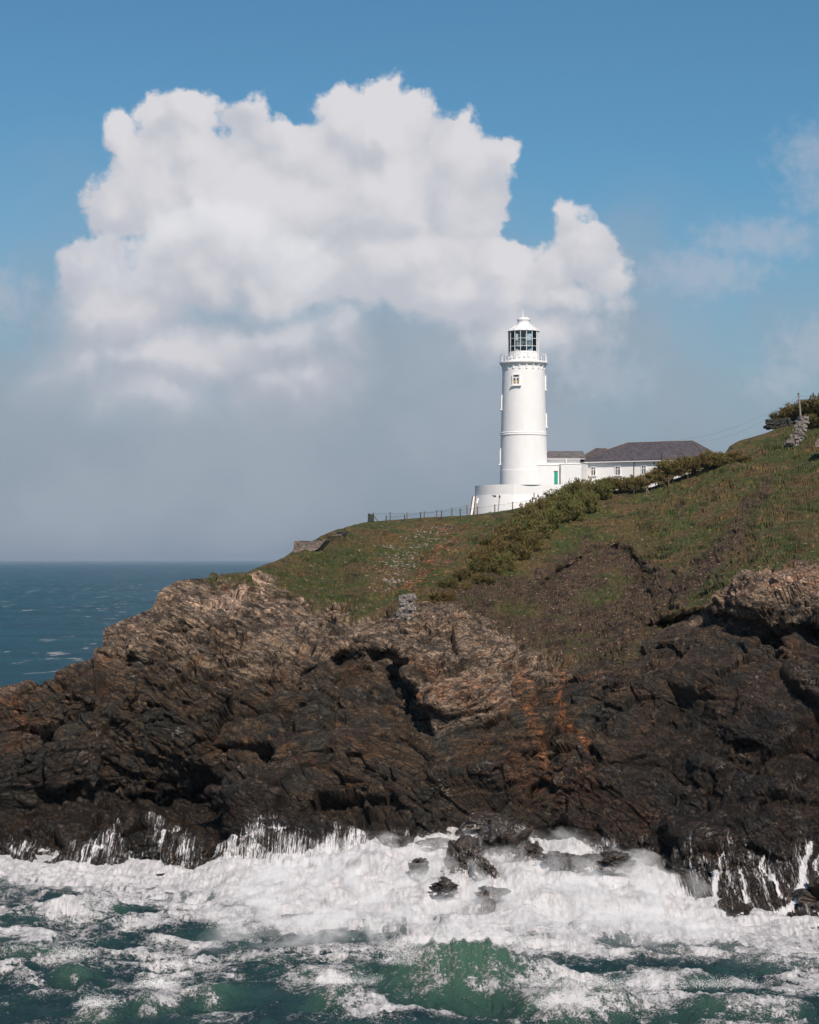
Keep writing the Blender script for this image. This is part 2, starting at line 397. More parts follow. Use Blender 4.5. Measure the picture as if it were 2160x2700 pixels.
# drystone masonry
def stone_mat(name, c1, c2, mort, sc_=2.4, zs=2.6):
    m, n = mat(name)
    v = n.vm('MULTIPLY', n.pos, (1, 1, zs))
    e = n.vor(v, sc_, 'DISTANCE_TO_EDGE'); k = n.vor(v, sc_, 'F1', 1)
    c = n.mix(n.sep(k)[0], c1, c2); c = n.mix(n.ss(n.noise(n.pos, 9, 4, .6), .4, .7), c, mort)
    c = n.mix(n.ss(e, .07, .02), c, tuple(q * .35 for q in mort))
    n.put(n.b.inputs['Base Color'], c); n.b.inputs['Roughness'].default_value = .9
    n.put(n.b.inputs['Normal'], n.bump(n.m('ADD', n.ss(e, 0, .12), n.noise(n.pos, 12, 3, .6)), .9, .08))
    return m
M['stone_ruin'] = stone_mat('ruin_stone', (.16, .11, .09), (.42, .33, .28), (.30, .24, .20))
M['stone_white'] = stone_mat('lichened_stone', (.20, .165, .14), (.46, .40, .355), (.34, .29, .26), 3.0, 2.0)
M['stone_dark'] = stone_mat('dark_drystone', (.035, .035, .035), (.11, .10, .085), (.06, .06, .045), 2.2)
M['quartz'] = simple('pale_stones', (.34, .27, .225), .9, .5, 1.5, c2=(.2, .15, .13))
M['redstone'] = simple('red_stones', (.33, .11, .065), .9, .4, 1.5)
M['soilstone'] = simple('brown_stones', (.30, .205, .13), .9, .6, 1.5)
def leafmat(name, ca, cb, cc, sc_=1.0):
    m, n = mat(name)
    rnd = n.new('ShaderNodeNewGeometry').outputs['Random Per Island']
    oi = n.new('ShaderNodeObjectInfo').outputs['Random']
    c = n.mix(n.ss(n.m('ADD', n.noise(n.pos, sc_, 4, .6), n.m('MULTIPLY', n.m('SUBTRACT', oi, .5), .4)), .35, .65), ca, cb); c = n.mix(n.ss(rnd, .6, .95), c, cc)
    n.put(n.b.inputs['Base Color'], c); n.b.inputs['Roughness'].default_value = .8; n.b.inputs['Specular IOR Level'].default_value = .2
    return m
M['tamarisk'] = leafmat('feathery_leaves', (.105, .118, .032), (.150, .112, .040), (.22, .14, .06))
M['gorse'] = leafmat('gorse_leaves', (.075, .075, .022), (.14, .095, .035), (.20, .14, .055))
M['grassy'] = leafmat('grass_blades', (.046, .055, .010), (.100, .064, .020), (.20, .135, .06), .35)
M['stem'] = simple('shrub_stem', (.08, .055, .04), .9, .4, 5)

# ------------------------------------------------------------------ terrain: headland with cliff
SIL = [(-500,1830),(0,1806),(40,1800),(75,1792),(110,1797),(150,1786),(188,1766),(225,1758),(262,1742),(266,1690),(272,1664),(282,1652),(330,1632),(400,1606),(409,1590),(413,1567),(440,1545),(463,1528),(513,1520),(551,1526),(600,1514),(651,1509),(700,1490),(751,1470),(776,1452),(870,1402),(970,1376),(1080,1368),(1240,1358),(1313,1350),(1388,1336),(1440,1326),(1500,1312),(1600,1296),(1720,1285),(1800,1255),(1870,1230),(1912,1205),(1925,1176),(1950,1163),(2024,1141),(2080,1118),(2160,1088),(2400,1010),(2700,960)]
BOT = [(-500,2345),(0,2340),(300,2345),(450,2400),(650,2450),(1300,2460),(1700,2460),(2160,2490),(2700,2530)]
CP = """-400,2345,174 -400,2230,181 -400,2000,190 -400,1840,198
0,2340,172 0,2230,178 0,2100,182 0,1950,187 0,1800,196
250,2340,171 250,2230,177 250,2100,183 250,1950,187 250,1850,190 250,1740,197
450,2400,164 450,2300,170 450,2200,177 450,2050,184 450,1900,187 450,1750,192 450,1620,199 450,1530,206
650,2450,157 650,2350,163 650,2230,172 650,2050,179 650,1900,184 650,1750,191 650,1620,201 650,1515,222
850,2450,156 850,2350,162 850,2230,170 850,2050,176 850,1900,183 850,1750,192 850,1620,212 850,1500,240 850,1410,264
1080,2450,154 1080,2300,164 1080,2200,170 1080,2050,174 1080,1900,181 1080,1750,190 1080,1630,204 1080,1500,246 1080,1370,286
1300,2450,152 1300,2300,162 1300,2200,168 1300,2050,172 1300,1900,179 1300,1750,191 1300,1630,210 1300,1500,240 1300,1420,264 1300,1348,289
1500,2450,151 1500,2300,160 1500,2200,166 1500,2050,170 1500,1900,176 1500,1750,192 1500,1630,216 1500,1500,243 1500,1400,263 1500,1312,286
1720,2450,149 1720,2300,158 1720,2200,163 1720,2050,167 1720,1900,172 1720,1750,181 1720,1640,200 1720,1500,236 1720,1400,258 1720,1285,286
1920,2450,147 1920,2300,155 1920,2200,159 1920,2050,163 1920,1900,168 1920,1750,174 1920,1640,181 1920,1550,196 1920,1450,228 1920,1350,254 1920,1190,291
2160,2450,144 2160,2300,151 2160,2200,155 2160,2050,159 2160,1900,164 2160,1750,169 2160,1640,173 2160,1550,178 2160,1480,192 2160,1400,222 2160,1250,262 2160,1090,305
2600,2500,136 2600,2200,148 2600,1900,158 2600,1640,168 2600,1480,182 2600,1250,250 2600,980,300"""
CP = np.array([[float(k) for k in t.split(',')] for t in CP.split()])
cpx, cpy, cpd = CP[:, 0] / 1000, CP[:, 1] / 1000, CP[:, 2]
def tk(r2): return np.where(r2 > 0, r2 * np.log(r2 + 1e-12), 0) * .5
_n = len(CP); Kk = tk((cpx[:, None] - cpx) ** 2 + (cpy[:, None] - cpy) ** 2) + np.eye(_n) * 2e-4
Am = np.zeros((_n + 3, _n + 3)); Am[:_n, :_n] = Kk; Am[:_n, _n] = 1; Am[:_n, _n + 1] = cpx; Am[:_n, _n + 2] = cpy; Am[_n:, :_n] = Am[:_n, _n:].T
wts = np.linalg.solve(Am, np.r_[1 / cpd, 0, 0, 0])
SILx, SILy = np.array(SIL, float).T
def silf(px): return np.interp(px, SILx, SILy)
def gau(x, y, cx, cy, rx, ry, rot=0):
    c, s_ = cos(R(rot)), sin(R(rot)); dx_, dy_ = x - cx, y - cy
    return np.exp(-(((dx_ * c + dy_ * s_) / rx) ** 2 + ((-dx_ * s_ + dy_ * c) / ry) ** 2))
def depth(px, py, feat=True):
    px = np.asarray(px, float); py = np.asarray(py, float); sh = px.shape; x = px.ravel() / 1000; y = py.ravel() / 1000
    out = np.zeros(x.shape)
    for i in range(0, len(x), 60000):
        a, b = x[i:i + 60000], y[i:i + 60000]
        out[i:i + 60000] = tk((a[:, None] - cpx) ** 2 + (b[:, None] - cpy) ** 2) @ wts[:_n] + wts[_n] + wts[_n + 1] * a + wts[_n + 2] * b
    d = (1 / out).reshape(sh)
    if feat:
        # sea cave and dark hollows on the left
        d = d + 9.5 * gau(px, py, 500, 2110, 95, 70, 20) + 5.0 * gau(px, py, 150, 2130, 190, 62) + 3.0 * gau(px, py, 330, 2120, 120, 50) + 2.0 * gau(px, py, 330, 2060, 120, 40, -20)
        # deep cleft under the central crag, its right side a sharp arete
        edge = 1128 - (1890 - py) * .33
        cl = sstep(px, 800, 900) * (1 - sstep(px, edge - 12, edge + 6)) * sstep(py, 1690, 1760) * (1 - sstep(py, 1890 - (px - 900) * .1, 1960))
        d = d + 8.5 * cl
        d = d - 2.4 * gau(px, py, 1235, 1860, 130, 52, 8) - 1.6 * gau(px, py, 985, 1900, 70, 60)
        # overhanging shelf on the right and the hollow beneath it
        lip = np.interp(px, [1640, 1700, 1850, 2000, 2160, 2500], [1700, 1650, 1606, 1625, 1640, 1640])
        d = d + 6.0 * sstep(px, 1650, 1760) * sstep(py, lip - 4, lip + 10) * (1 - sstep(py, lip + 50, lip + 190))
        d = d - 1.5 * sstep(px, 1600, 1700) * sstep(py, 1640, 1680) * (1 - sstep(py, 1700, 1760)) * (1 - sstep(px, 1820, 1900))
        d = d - 2.0 * gau(px, py, 2085, 1740, 75, 26, 12) - 1.2 * gau(px, py, 1640, 1800, 60, 60)
        d = d + 1.6 * gau(px, py, 1570, 1900, 60, 70) + 1.5 * gau(px, py, 1800, 1880, 120, 40, 20)
        # buttress with a dark left face near the water
        d = d - 2.4 * sstep(px, 1778, 1796) * sstep(py, 2140, 2170) * (1 - sstep(py, 2250, 2320)) * (1 - sstep(px, 1900, 2160))
        # slip scar
        arc = lineslip(px, py)
        d = d + 4.0 * arc
        # long ledges
        d = d + 1.3 * (sstep(py + (px - 600) * .15, 1640, 1660) - sstep(py + (px - 600) * .15, 1655, 1760)) * sstep(px, 380, 470) * (1 - sstep(px, 850, 1000))
    return d
def lineslip(px, py):
    top = np.interp(px, [1360, 1400, 1480, 1560, 1610, 1660, 1700, 1760], [1600, 1545, 1485, 1440, 1424, 1440, 1480, 1530])
    return sstep(px, 1370, 1450) * (1 - sstep(px, 1690, 1760)) * sstep(py, top - 3, top + 26) * (1 - sstep(py, top + 40, top + 170))
stp = 2.0
PX = np.arange(-420, 2820, stp); nc = len(PX)
nf, nb = 560, 46
top = silf(PX) + 0; bot = np.interp(PX, *np.array(BOT, float).T)
vv = np.linspace(0, 1, nf)[:, None]
py = bot + (top - bot) * vv; px = np.broadcast_to(PX, py.shape).copy()
D = depth(px, py)
X = (px - 1080) / F * D; Y = D.copy(); Z = CAMZ + (HZ - py) / F * D
# back of the headland
tb = (np.linspace(0, 1, nb + 1)[1:] ** 2)[:, None]
plate = np.interp(PX, [-420, 500, 900, 1000, 1240, 1900, 2560], [0, 0, 6, 16, 40, 60, 80])     # level ground behind the crest
slope = np.interp(PX, [-420, 400, 900, 1240, 2560], [1.2, 1.0, .7, .7, .5])
db = tb * (plate + (Z[-1] + 3) / slope)
zb = Z[-1] - np.maximum(db - plate, 0) * slope + np.minimum(db, plate) * 0.0
Xb = X[-1] + db * 0.12; Yb = Y[-1] + db
X = np.vstack([X, Xb]); Y = np.vstack([Y, Yb]); Z = np.vstack([Z, zb])
py = np.vstack([py, np.broadcast_to(py[-1], zb.shape)]); px = np.vstack([px, np.broadcast_to(PX, zb.shape)])
back = np.vstack([np.zeros((nf, nc)), np.broadcast_to(tb, zb.shape)])
nr = nf + nb
def gnorm(X, Y, Z):
    gx = np.gradient(np.stack([X, Y, Z], -1), axis=1); gy = np.gradient(np.stack([X, Y, Z], -1), axis=0)
    N = np.cross(gx, gy); N /= np.linalg.norm(N, axis=-1, keepdims=True) + 1e-9
    return N
def blur(A, k):
    for ax in (0, 1):
        pad = [(k, k) if a == ax else (0, 0) for a in range(A.ndim)]
        B = np.cumsum(np.pad(A, pad, mode='edge'), axis=ax)
        sl1 = [slice(None)] * A.ndim; sl0 = [slice(None)] * A.ndim; n = A.shape[ax]
        sl1[ax] = slice(2 * k, 2 * k + n); sl0[ax] = slice(0, n)
        A = (B[tuple(sl1)] - B[tuple(sl0)]) / (2 * k)
    return A
N = gnorm(X, Y, Z); N = blur(N, 8); N /= np.linalg.norm(N, axis=-1, keepdims=True) + 1e-9
if N[nf // 2, nc // 2, 1] > 0: N = -N
# ---- masks (in the headland's own layout)
w1 = fbm(X / 5, Y / 5, Z / 5, 5, .6, seed=11); w2 = fbm(X / 1.6, Y / 1.6, Z / 1.6, 4, .6, seed=12)
jx = px + w1 * 55 + w2 * 18; jy = py + fbm(X / 5 + 40, Y / 5, Z / 5, 5, .6, seed=13) * 60 + w2 * 16
GL = [(-500,1300),(470,1440),(520,1500),(560,1530),(640,1535),(700,1530),(760,1565),(876,1612),(960,1640),(1040,1625),(1085,1590),(1180,1610),(1260,1640),(1380,1690),(1480,1745),(1560,1752),(1660,1745),(1700,1700),(1745,1660),(1790,1640),(1850,1600),(1920,1555),(2003,1508),(2080,1490),(2160,1485),(2700,1450)]
gl_ = np.interp(jx, *np.array(GL, float).T)
veg = sstep(gl_ - jy + w2 * 55 + fbm(X / .6, Y / .6, Z / .6, 3, .6, seed=15) * 30, -12, 12)
soilpoly = [(1180,1560),(1300,1520),(1390,1530),(1450,1480),(1560,1432),(1620,1420),(1680,1450),(1720,1500),(1790,1510),(1860,1460),(1960,1370),(1985,1400),(1900,1500),(1850,1560),(1760,1640),(1700,1720),(1560,1790),(1380,1720),(1240,1660),(1100,1620)]
soil = blur(inpoly(jx, jy, soilpoly).astype(float), 4) * veg
patch = inpoly(jx, jy, [(1560,1510),(1640,1500),(1680,1560),(1580,1540)]) | inpoly(jx, jy, [(1540,1560),(1660,1580),(1600,1620),(1520,1590)]) | inpoly(jx, jy, [(1300,1600),(1420,1600),(1420,1640),(1300,1630)])
soil = soil * (1 - .8 * blur(patch.astype(float), 4))
soil = np.maximum(soil, blur(inpoly(jx, jy, [(1960,1350),(2010,1270),(2040,1250),(2050,1270),(1990,1380),(1930,1400),(1910,1390)]).astype(float), 4) * .9)
soil = np.maximum(soil, .55 * sstep(fbm(X / 4, Y / 4, Z / 4, 4, .6, seed=21), .18, .32) * veg)
rock = 1 - veg
dz_ = lambda a, b: sstep(jy, a, b)
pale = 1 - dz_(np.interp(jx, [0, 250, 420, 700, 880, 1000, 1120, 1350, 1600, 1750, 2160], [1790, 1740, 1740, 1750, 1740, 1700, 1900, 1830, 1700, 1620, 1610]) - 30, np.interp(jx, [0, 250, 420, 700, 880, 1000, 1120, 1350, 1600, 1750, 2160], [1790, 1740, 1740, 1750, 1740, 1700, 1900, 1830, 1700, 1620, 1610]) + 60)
pale = np.maximum(pale, inpoly(jx, jy, [(1080,1880),(1200,1820),(1330,1830),(1360,1870),(1280,1930),(1120,1910)]) * .8)
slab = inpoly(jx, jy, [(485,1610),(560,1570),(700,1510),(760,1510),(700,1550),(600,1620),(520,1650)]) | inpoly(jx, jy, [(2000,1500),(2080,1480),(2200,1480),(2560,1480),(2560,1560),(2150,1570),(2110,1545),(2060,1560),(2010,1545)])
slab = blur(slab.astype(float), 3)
wet = dz_(np.interp(jx, [0, 500, 900, 1400, 1800, 2160], [1860, 1900, 1960, 1980, 1720, 1650]), np.interp(jx, [0, 500, 900, 1400, 1800, 2160], [2060, 2080, 2230, 2300, 2000, 1900]))
sx_ = jx * .6 + px * .4; sy_ = jy * .5 + py * .5
def streak(pts, wd): return np.exp(-(lined(sx_, sy_, pts) / wd) ** 2)
orange = np.zeros_like(px)
for pts, wd, a in [([(1520,1690),(1505,1730),(1480,1770),(1478,1830),(1490,1890),(1530,1950),(1545,1990)], 9, 1),
                   ([(1370,1780),(1372,1860),(1400,1900),(1432,1960),(1440,2040),(1435,2090)], 12, 1),
                   ([(1395,1830),(1380,1860)], 22, .8), ([(1550,2040),(1560,2130),(1555,2190)], 22, .55), ([(1690,2190),(1710,2215)], 22, .6),
                   ([(1500,1740),(1450,1775)], 10, .6), ([(880,1720),(990,1760)], 16, .6), ([(1080,1760),(1150,1780)], 20, .6),
                   ([(20,1850),(60,1900)], 40, .5), ([(1180,1850),(1280,1845),(1330,1880)], 20, .5), ([(1700,1640),(1750,1665)], 14, .5),
                   ([(760,2000),(900,2035)], 12, .35), ([(2060,1740),(2110,1755)], 20, .35), ([(1400,2050),(1520,2100),(1640,2170)], 60, .28), ([(1620,2150),(1720,2170)], 12, .6)]:
    orange = np.maximum(orange, a * streak(pts, wd))
orange *= sstep(fbm(X / 1.2, Y / 1.2, Z / 1.2, 4, .65, seed=31), -.35, .15)
bright = (px > 1990) & (py > 1460) & (py < 1600)
orange = np.maximum(orange, .62 * slab * bright * sstep(w2, -.3, .2))
# ---- rock relief: beds that dip across the face, broken into tilted blocks
Xr, Yr, Zr = [a.astype(np.float32) for a in (X, Y, Z)]
wx = fbm(Xr / 14, Yr / 14, Zr / 14, 3, .5, seed=41); wy = fbm(Xr / 14 + 9, Yr / 14, Zr / 14, 3, .5, seed=42)
low_ = 1 - sstep(py, 2200, 2330) * .35
crest = np.clip((py - silf(px)) / np.where(px < 560, 90, 26), 0, 1); leftc = 1 - sstep(px, 520, 640)
amp = (1 - (1 - leftc) * (1 - crest) * .85) * (1 - .78 * leftc * (1 - crest))
rk = sstep(rock, .1, .9); amp = amp * np.where(back > 0, np.clip(1 - back * 3, .3, 1), 1)
def spacing(): return np.sqrt(sum(np.gradient(a, axis=0) ** 2 for a in (X, Y, Z)))
def att(sc_): return np.clip(1.35 - dsp / sc_, 0, 1)
def beds_of(dip):
    dc, ds = cos(R(dip)), sin(R(dip)); Xr, Yr, Zr = [a.astype(np.float32) for a in (X, Y, Z)]
    return Xr * dc - (Zr - 12) * ds + wx * 1.0, Yr, Xr * ds + (Zr - 12) * dc + wy * 1.0
wA = sstep(wx * 260 + px, 1080, 1180) * (1 - sstep(px + wx * 300 + (py - 1900) * .6, 1560, 1720)); wA = 1 - wA * (1 - sstep(py, 2050, 2160))
wA = np.minimum(wA, 1 - sstep(wx, .22, .30) * .8)
dsp = spacing()
def stage1(dip, sd):
    ux, yr, uz = beds_of(dip)
    big, c1 = facets(ux / 8.5, yr / 8, uz / 4.4, sd, .75)
    return 2.7 * big * att(2.2) + .30 * fbm(ux / 6, yr / 6, uz / .9, 3, .55, seed=sd + 3) * att(.9) - .6 * np.exp(-c1 / .03) * att(.9)
lum = fbm(Xr / 12, Yr / 12, Zr / 9, 3, .45, seed=52)
bord = .25 + .75 * sstep(jy - gl_, -5, 95)
bord = np.where(px < 640, np.maximum(bord, .8), bord)
d1 = blur((bord * (wA * stage1(24, 5) + (1 - wA) * stage1(-14, 25)) + 1.7 * lum * bord) * low_ * rk, 1) * amp * .95
X = X + N[..., 0] * d1; Y = Y + N[..., 1] * d1; Z = Z + N[..., 2] * d1
# even out the rows along each column so that steps get their share of the mesh
dd = np.sqrt(np.diff(X[:nf], axis=0) ** 2 + np.diff(Y[:nf], axis=0) ** 2 + np.diff(Z[:nf], axis=0) ** 2)
dd = blur(dd * (.28 + .72 * rock[1:nf]) + .02, 9); dd = np.cumsum(np.vstack([np.zeros((1, nc)), dd]), 0); dd /= dd[-1]
tt = np.linspace(0, 1, nf); src = np.arange(nf, dtype=float)
ridx = np.stack([np.interp(tt, dd[:, j], src) for j in range(nc)], 1)
i0 = np.clip(np.floor(ridx).astype(int), 0, nf - 2); fr_ = ridx - i0; jj_ = np.arange(nc)[None, :]
def rs_(A):
    fr = fr_ if A.ndim == 2 else fr_[..., None]
    return np.concatenate([A[i0, jj_] * (1 - fr) + A[i0 + 1, jj_] * fr, A[nf:]], 0)
X, Y, Z, px, py, veg, soil, rock, pale, orange, wet, slab, wx, wy, wA, rk, low_, amp, w1, w2, back = [rs_(np.ascontiguousarray(np.broadcast_to(a, (nr, nc)))) for a in (X, Y, Z, px, py, veg, soil, rock, pale, orange, wet, slab, wx, wy, wA, rk, low_, amp, w1, w2, back)]
N = gnorm(X, Y, Z); N = blur(N, 3); N /= np.linalg.norm(N, axis=-1, keepdims=True) + 1e-9
if N[nf // 2, nc // 2, 1] > 0: N = -N
dsp = spacing(); Xr, Yr, Zr = [a.astype(np.float32) for a in (X, Y, Z)]
rgh = sstep(fbm(Xr / 8, Yr / 8, Zr / 8, 2, .5, seed=13), -.12, .2)
at_s, at_m = att(.30), att(.8)
def stage2(dip, sd):
    ux, yr, uz = beds_of(dip)
    mid, c2 = facets(ux / 3.0, yr / 3, uz / 1.6, sd + 1, .75)
    sml, c3 = facets(ux / 1.0, yr / 1.0, uz / .5, sd + 2, .7)
    fin = fbm(ux / 1.3, yr / .9, uz / .3, 4, .62, seed=sd + 4)
    return ((.34 + .75 * rgh) * mid - .30 * np.exp(-c2 / .035) * (.3 + rgh)) * at_m + ((.08 + .36 * rgh) * sml + .06 * fin - .12 * np.exp(-c3 / .06)) * at_s, ux, uz
dA, uxA, uzA = stage2(24, 5); dB, uxB, uzB = stage2(-14, 25)
disp_r = (wA * dA + (1 - wA) * dB) * low_
Ux = np.where(wA > .5, uxA, uxB); Uz = np.where(wA > .5, uzA, uzB)
gr = .65 * fbm(Xr / 8, Yr / 8, Zr / 4, 4, .6, seed=61) + .20 * fbm(Xr / 1.3, Yr / 1.3, Zr / 1.3, 4, .6, seed=62) + .08 * fbm(Xr / .5, Yr / .5, Zr / .5, 3, .6, seed=63, ridged=True)
gr = gr + soil * (.22 * fbm(Xr / .7, Yr / .7, Zr / .7, 4, .65, seed=64) + .50 * fbm(Xr / 2.5, Yr / 2.5, Zr / 2.5, 3, .6, seed=65, ridged=True))
# sod edges and little sheep terraces
ter = fbm(Xr / 9, Yr / 9, Zr / 1.2, 3, .6, seed=66); gr = gr + .34 * sstep(ter, .05, .10) + .25 * sstep(fbm(Xr / 5, Yr / 5, Zr / .9, 3, .6, seed=67), .10, .14)
disp = (disp_r * rk * .95 + (gr * (1 - rk) + .30 * rk)) * amp
Xd, Yd, Zd = X + N[..., 0] * disp, Y + N[..., 1] * disp, Z + N[..., 2] * disp
pts = np.stack([Xd, Yd, Zd], -1)

m, n = mat('headland_ground'); M['land'] = m
pos = n.pos; x, y, z = n.sep(pos)
grass, soil_n, pale_n, org_n, wet_n, slab_n = [n.attr(k) for k in ('m_grass', 'm_soil', 'm_pale', 'm_orange', 'm_wet', 'm_slab')]
ua = n.attr('bed', 'Vector')
n1 = n.noise(pos, .35, 8, .65); n2 = n.noise(pos, 2.2, 8, .7); n3 = n.noise(ua, 1.0, 8, .68); n4 = n.noise(pos, .9, 6, .65, col=True)
vein = n.noise(ua, .55, 5, .6, dist=1.5)
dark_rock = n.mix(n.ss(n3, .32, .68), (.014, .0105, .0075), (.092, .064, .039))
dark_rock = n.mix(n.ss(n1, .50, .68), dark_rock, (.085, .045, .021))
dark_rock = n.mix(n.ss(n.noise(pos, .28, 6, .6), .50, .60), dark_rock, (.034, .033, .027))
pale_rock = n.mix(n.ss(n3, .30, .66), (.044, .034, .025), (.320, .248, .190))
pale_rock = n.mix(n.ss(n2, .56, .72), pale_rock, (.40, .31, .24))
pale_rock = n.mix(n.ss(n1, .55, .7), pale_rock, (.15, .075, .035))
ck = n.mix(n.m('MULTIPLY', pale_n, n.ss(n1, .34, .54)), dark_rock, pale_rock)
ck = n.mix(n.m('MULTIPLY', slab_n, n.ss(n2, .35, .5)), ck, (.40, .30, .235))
ck = n.mix(n.m('MULTIPLY', org_n, n.ss(n2, .38, .56)), ck, n.mix(n2, (.16, .050, .014), (.42, .175, .065)))
ck = n.mix(n.m('MULTIPLY', wet_n, .72), ck, (.0125, .0095, .007))
band = n.noise(n.vm('MULTIPLY', ua, (.12, .3, 1.5)), 1.0, 6, .65, dist=.4)
ck = n.mix(1.0, ck, n.mix(n.ss(band, .40, .60), (.62, .62, .62), (1.35, 1.28, 1.18)), 'MULTIPLY')
mt1 = n.noise(ua, 4.5, 7, .72); mt2 = n.noise(pos, 9.0, 5, .7)
ck = n.mix(1.0, ck, n.mix(n.ss(mt1, .34, .66), (.38, .36, .35), (1.55, 1.45, 1.35)), 'MULTIPLY')
ck = n.mix(n.m('MULTIPLY', n.ss(mt2, .60, .70), .55), ck, n.mix(pale_n, (.15, .10, .07), (.46, .35, .28)))  # fine light specks paint glints into the rock colour
ck = n.mix(n.ss(n.noise(ua, 1.3, 6, .7, dist=1.0), .40, .33), ck, (.012, .010, .009))
wrp = n.vm('ADD', ua, n.vm('SCALE', n.vm('SUBTRACT', n.noise(pos, 1.1, 5, .65, col=True), (.5, .5, .5)), sc_=1.3))
e1 = n.vor(n.vm('MULTIPLY', wrp, (.38, .5, .55)), 1.0, 'DISTANCE_TO_EDGE'); e2 = n.vor(n.vm('MULTIPLY', wrp, (1.3, 1.5, 1.7)), 1.0, 'DISTANCE_TO_EDGE')
crk = n.m('MAXIMUM', n.ss(e1, .035, .004), n.m('MULTIPLY', n.ss(e2, .05, .005), .7))
ck = n.mix(n.m('MULTIPLY', crk, .75), ck, (.008, .007, .006))
# thin quartz veins
vv_ = n.m('ABSOLUTE', n.m('SUBTRACT', vein, .5)); vm_ = n.m('MULTIPLY', n.ss(vv_, .010, .003), n.ss(n.noise(pos, .5, 4, .6), .55, .66))
ck = n.mix(n.m('MULTIPLY', vm_, .8), ck, (.42, .34, .29))
# turf
g1 = n.noise(pos, .16, 6, .6); g2 = n.noise(pos, 1.5, 7, .72); g3 = n.noise(pos, 6.0, 5, .7)
g1 = n.m('ADD', g1, n.m('MULTIPLY', n.m('SUBTRACT', g2, .5), .35))
turf = n.mix(n.ss(g1, .42, .58), (.036, .052, .009), (.084, .055, .020))
turf = n.mix(n.ss(g2, .50, .66), turf, (.17, .108, .044))
turf = n.mix(n.ss(g2, .44, .30), turf, (.030, .052, .009))
turf = n.mix(n.m('MULTIPLY', n.ss(n.noise(pos, .45, 8, .72), .54, .64), .85), turf, (.022, .015, .010))
turf = n.mix(n.ss(g3, .62, .74), turf, (.27, .20, .13))
earth = n.mix(n.ss(g2, .35, .65), (.018, .012, .008), (.085, .050, .028))
spk = n.vor(pos, 4.5, 'F1', 0); spc = n.sep(n.vor(pos, 4.5, 'F1', 1))[0]
earth = n.mix(n.m('MULTIPLY', n.ss(spk, .30, .22), n.ss(spc, .62, .74)), earth, (.32, .23, .16))
earth = n.mix(n.ss(n.noise(pos, .5, 6, .65), .54, .62), earth, (.050, .046, .014))
earth = n.mix(n.ss(n.noise(pos, .33, 7, .7), .45, .36), earth, (.016, .011, .008))
veg_c = n.mix(soil_n, turf, earth)
col = n.mix(grass, ck, veg_c)
n.put(n.b.inputs['Base Color'], col)
n.put(n.b.inputs['Roughness'], n.fmix(n.m('MULTIPLY', wet_n, n.m('SUBTRACT', 1, grass)), .92, n.ss(n2, .35, .65, .22, .6)))
n.b.inputs['Specular IOR Level'].default_value = .35
blk = n.sep(n.vor(n.vm('MULTIPLY', wrp, (1.3, 1.5, 1.7)), 1.0, 'F1', 1))[0]
rel_h = n.m('ADD', n.noise(n.vm('MULTIPLY', ua, (.6, 1, 1.6)), 2.0, 10, .72), n.m('MULTIPLY', n.noise(pos, 6.0, 7, .72), .35))
hh = n.m('ADD', n.m('ADD', n.m('MULTIPLY', n.m('MULTIPLY', crk, n.m('SUBTRACT', 1, grass)), -.8), n.m('MULTIPLY', n.m('MULTIPLY', blk, n.m('SUBTRACT', 1, grass)), .45)), rel_h)
n.put(n.b.inputs['Normal'], n.bump(hh, .95, .17))
bedv = np.stack([Ux, Yr, Uz * 2.6], -1)
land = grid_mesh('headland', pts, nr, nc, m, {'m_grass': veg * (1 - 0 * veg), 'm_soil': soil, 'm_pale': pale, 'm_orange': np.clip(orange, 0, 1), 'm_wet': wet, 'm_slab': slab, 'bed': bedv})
tag(land, kind='structure')
inv_ = np.stack([np.interp(np.linspace(0, 1, nf), (py[:nf, j] - bot[j]) / (top[j] - bot[j]), src) for j in range(nc)], 1).round().astype(int)
def rowcol(pxa, pya):
    j = np.clip(((pxa - PX[0]) / stp).round().astype(int), 0, nc - 1)
    t = (pya - bot[j]) / (top[j] - bot[j]); return inv_[np.clip((t * (nf - 1)).round().astype(int), 0, nf - 1), j], j
def on_land(pxa, pya):
    """points on the finished surface, looked up in the headland's own grid"""
    pxa = np.asarray(pxa, float); pya = np.asarray(pya, float)
    i, j = rowcol(pxa, pya)
    return pts[i, j], N[i, j]
def ground(px_, py_): p, _ = on_land([px_], [py_]); return Vector(p[0])

# ------------------------------------------------------------------ sea
cs = np.concatenate([np.linspace(-1.5, -.262, 70), np.linspace(-.26, .26, 1480), np.linspace(.262, 1.5, 70)]); ncs = len(cs)
pyr = np.concatenate([HZ + CAMZ * F / np.array([12, 30, 50, 68, 82, 92.]), np.linspace(2940, 2150, 520), np.linspace(2148, 1700, 130), np.linspace(1698, 1479.3, 160)])
Ds = CAMZ * F / (pyr - HZ); Ds = np.append(Ds, 60000.)
SX = cs[None, :] * Ds[:, None]; SY = np.broadcast_to(Ds[:, None], SX.shape).copy()
spx = 1080 + F * cs[None, :] + 0 * SX
near = (1 - sstep(SY, 500, 1500))
def sea_h(x, y):
    wxx = fbm(x / 13, y / 10, 0 * x, 3, .5, seed=71)
    yy = y + wxx * 5 + x * .12; xx = x + fbm(x / 9, y / 9, 0 * x + 3, 3, .5, seed=72) * 4
    a = 1 - np.abs(perlin(xx / 9.5, yy / 6.0, 0 * x, 73)) * 2.2
    b = 1 - np.abs(perlin(xx / 4.4, yy / 2.7, 0 * x + 2, 74)) * 2.2
    c = 1 - np.abs(perlin(xx / 1.9, yy / 1.15, 0 * x + 4, 75)) * 2.2
    d = 1 - np.abs(perlin(xx / .8, yy / .5, 0 * x + 5, 76)) * 2.2
    return .62 * a ** 3 * np.sign(a) + .42 * b + .27 * c + .13 * d + .9 * perlin(xx / 17, yy / 11, 0 * x + 8, 77)
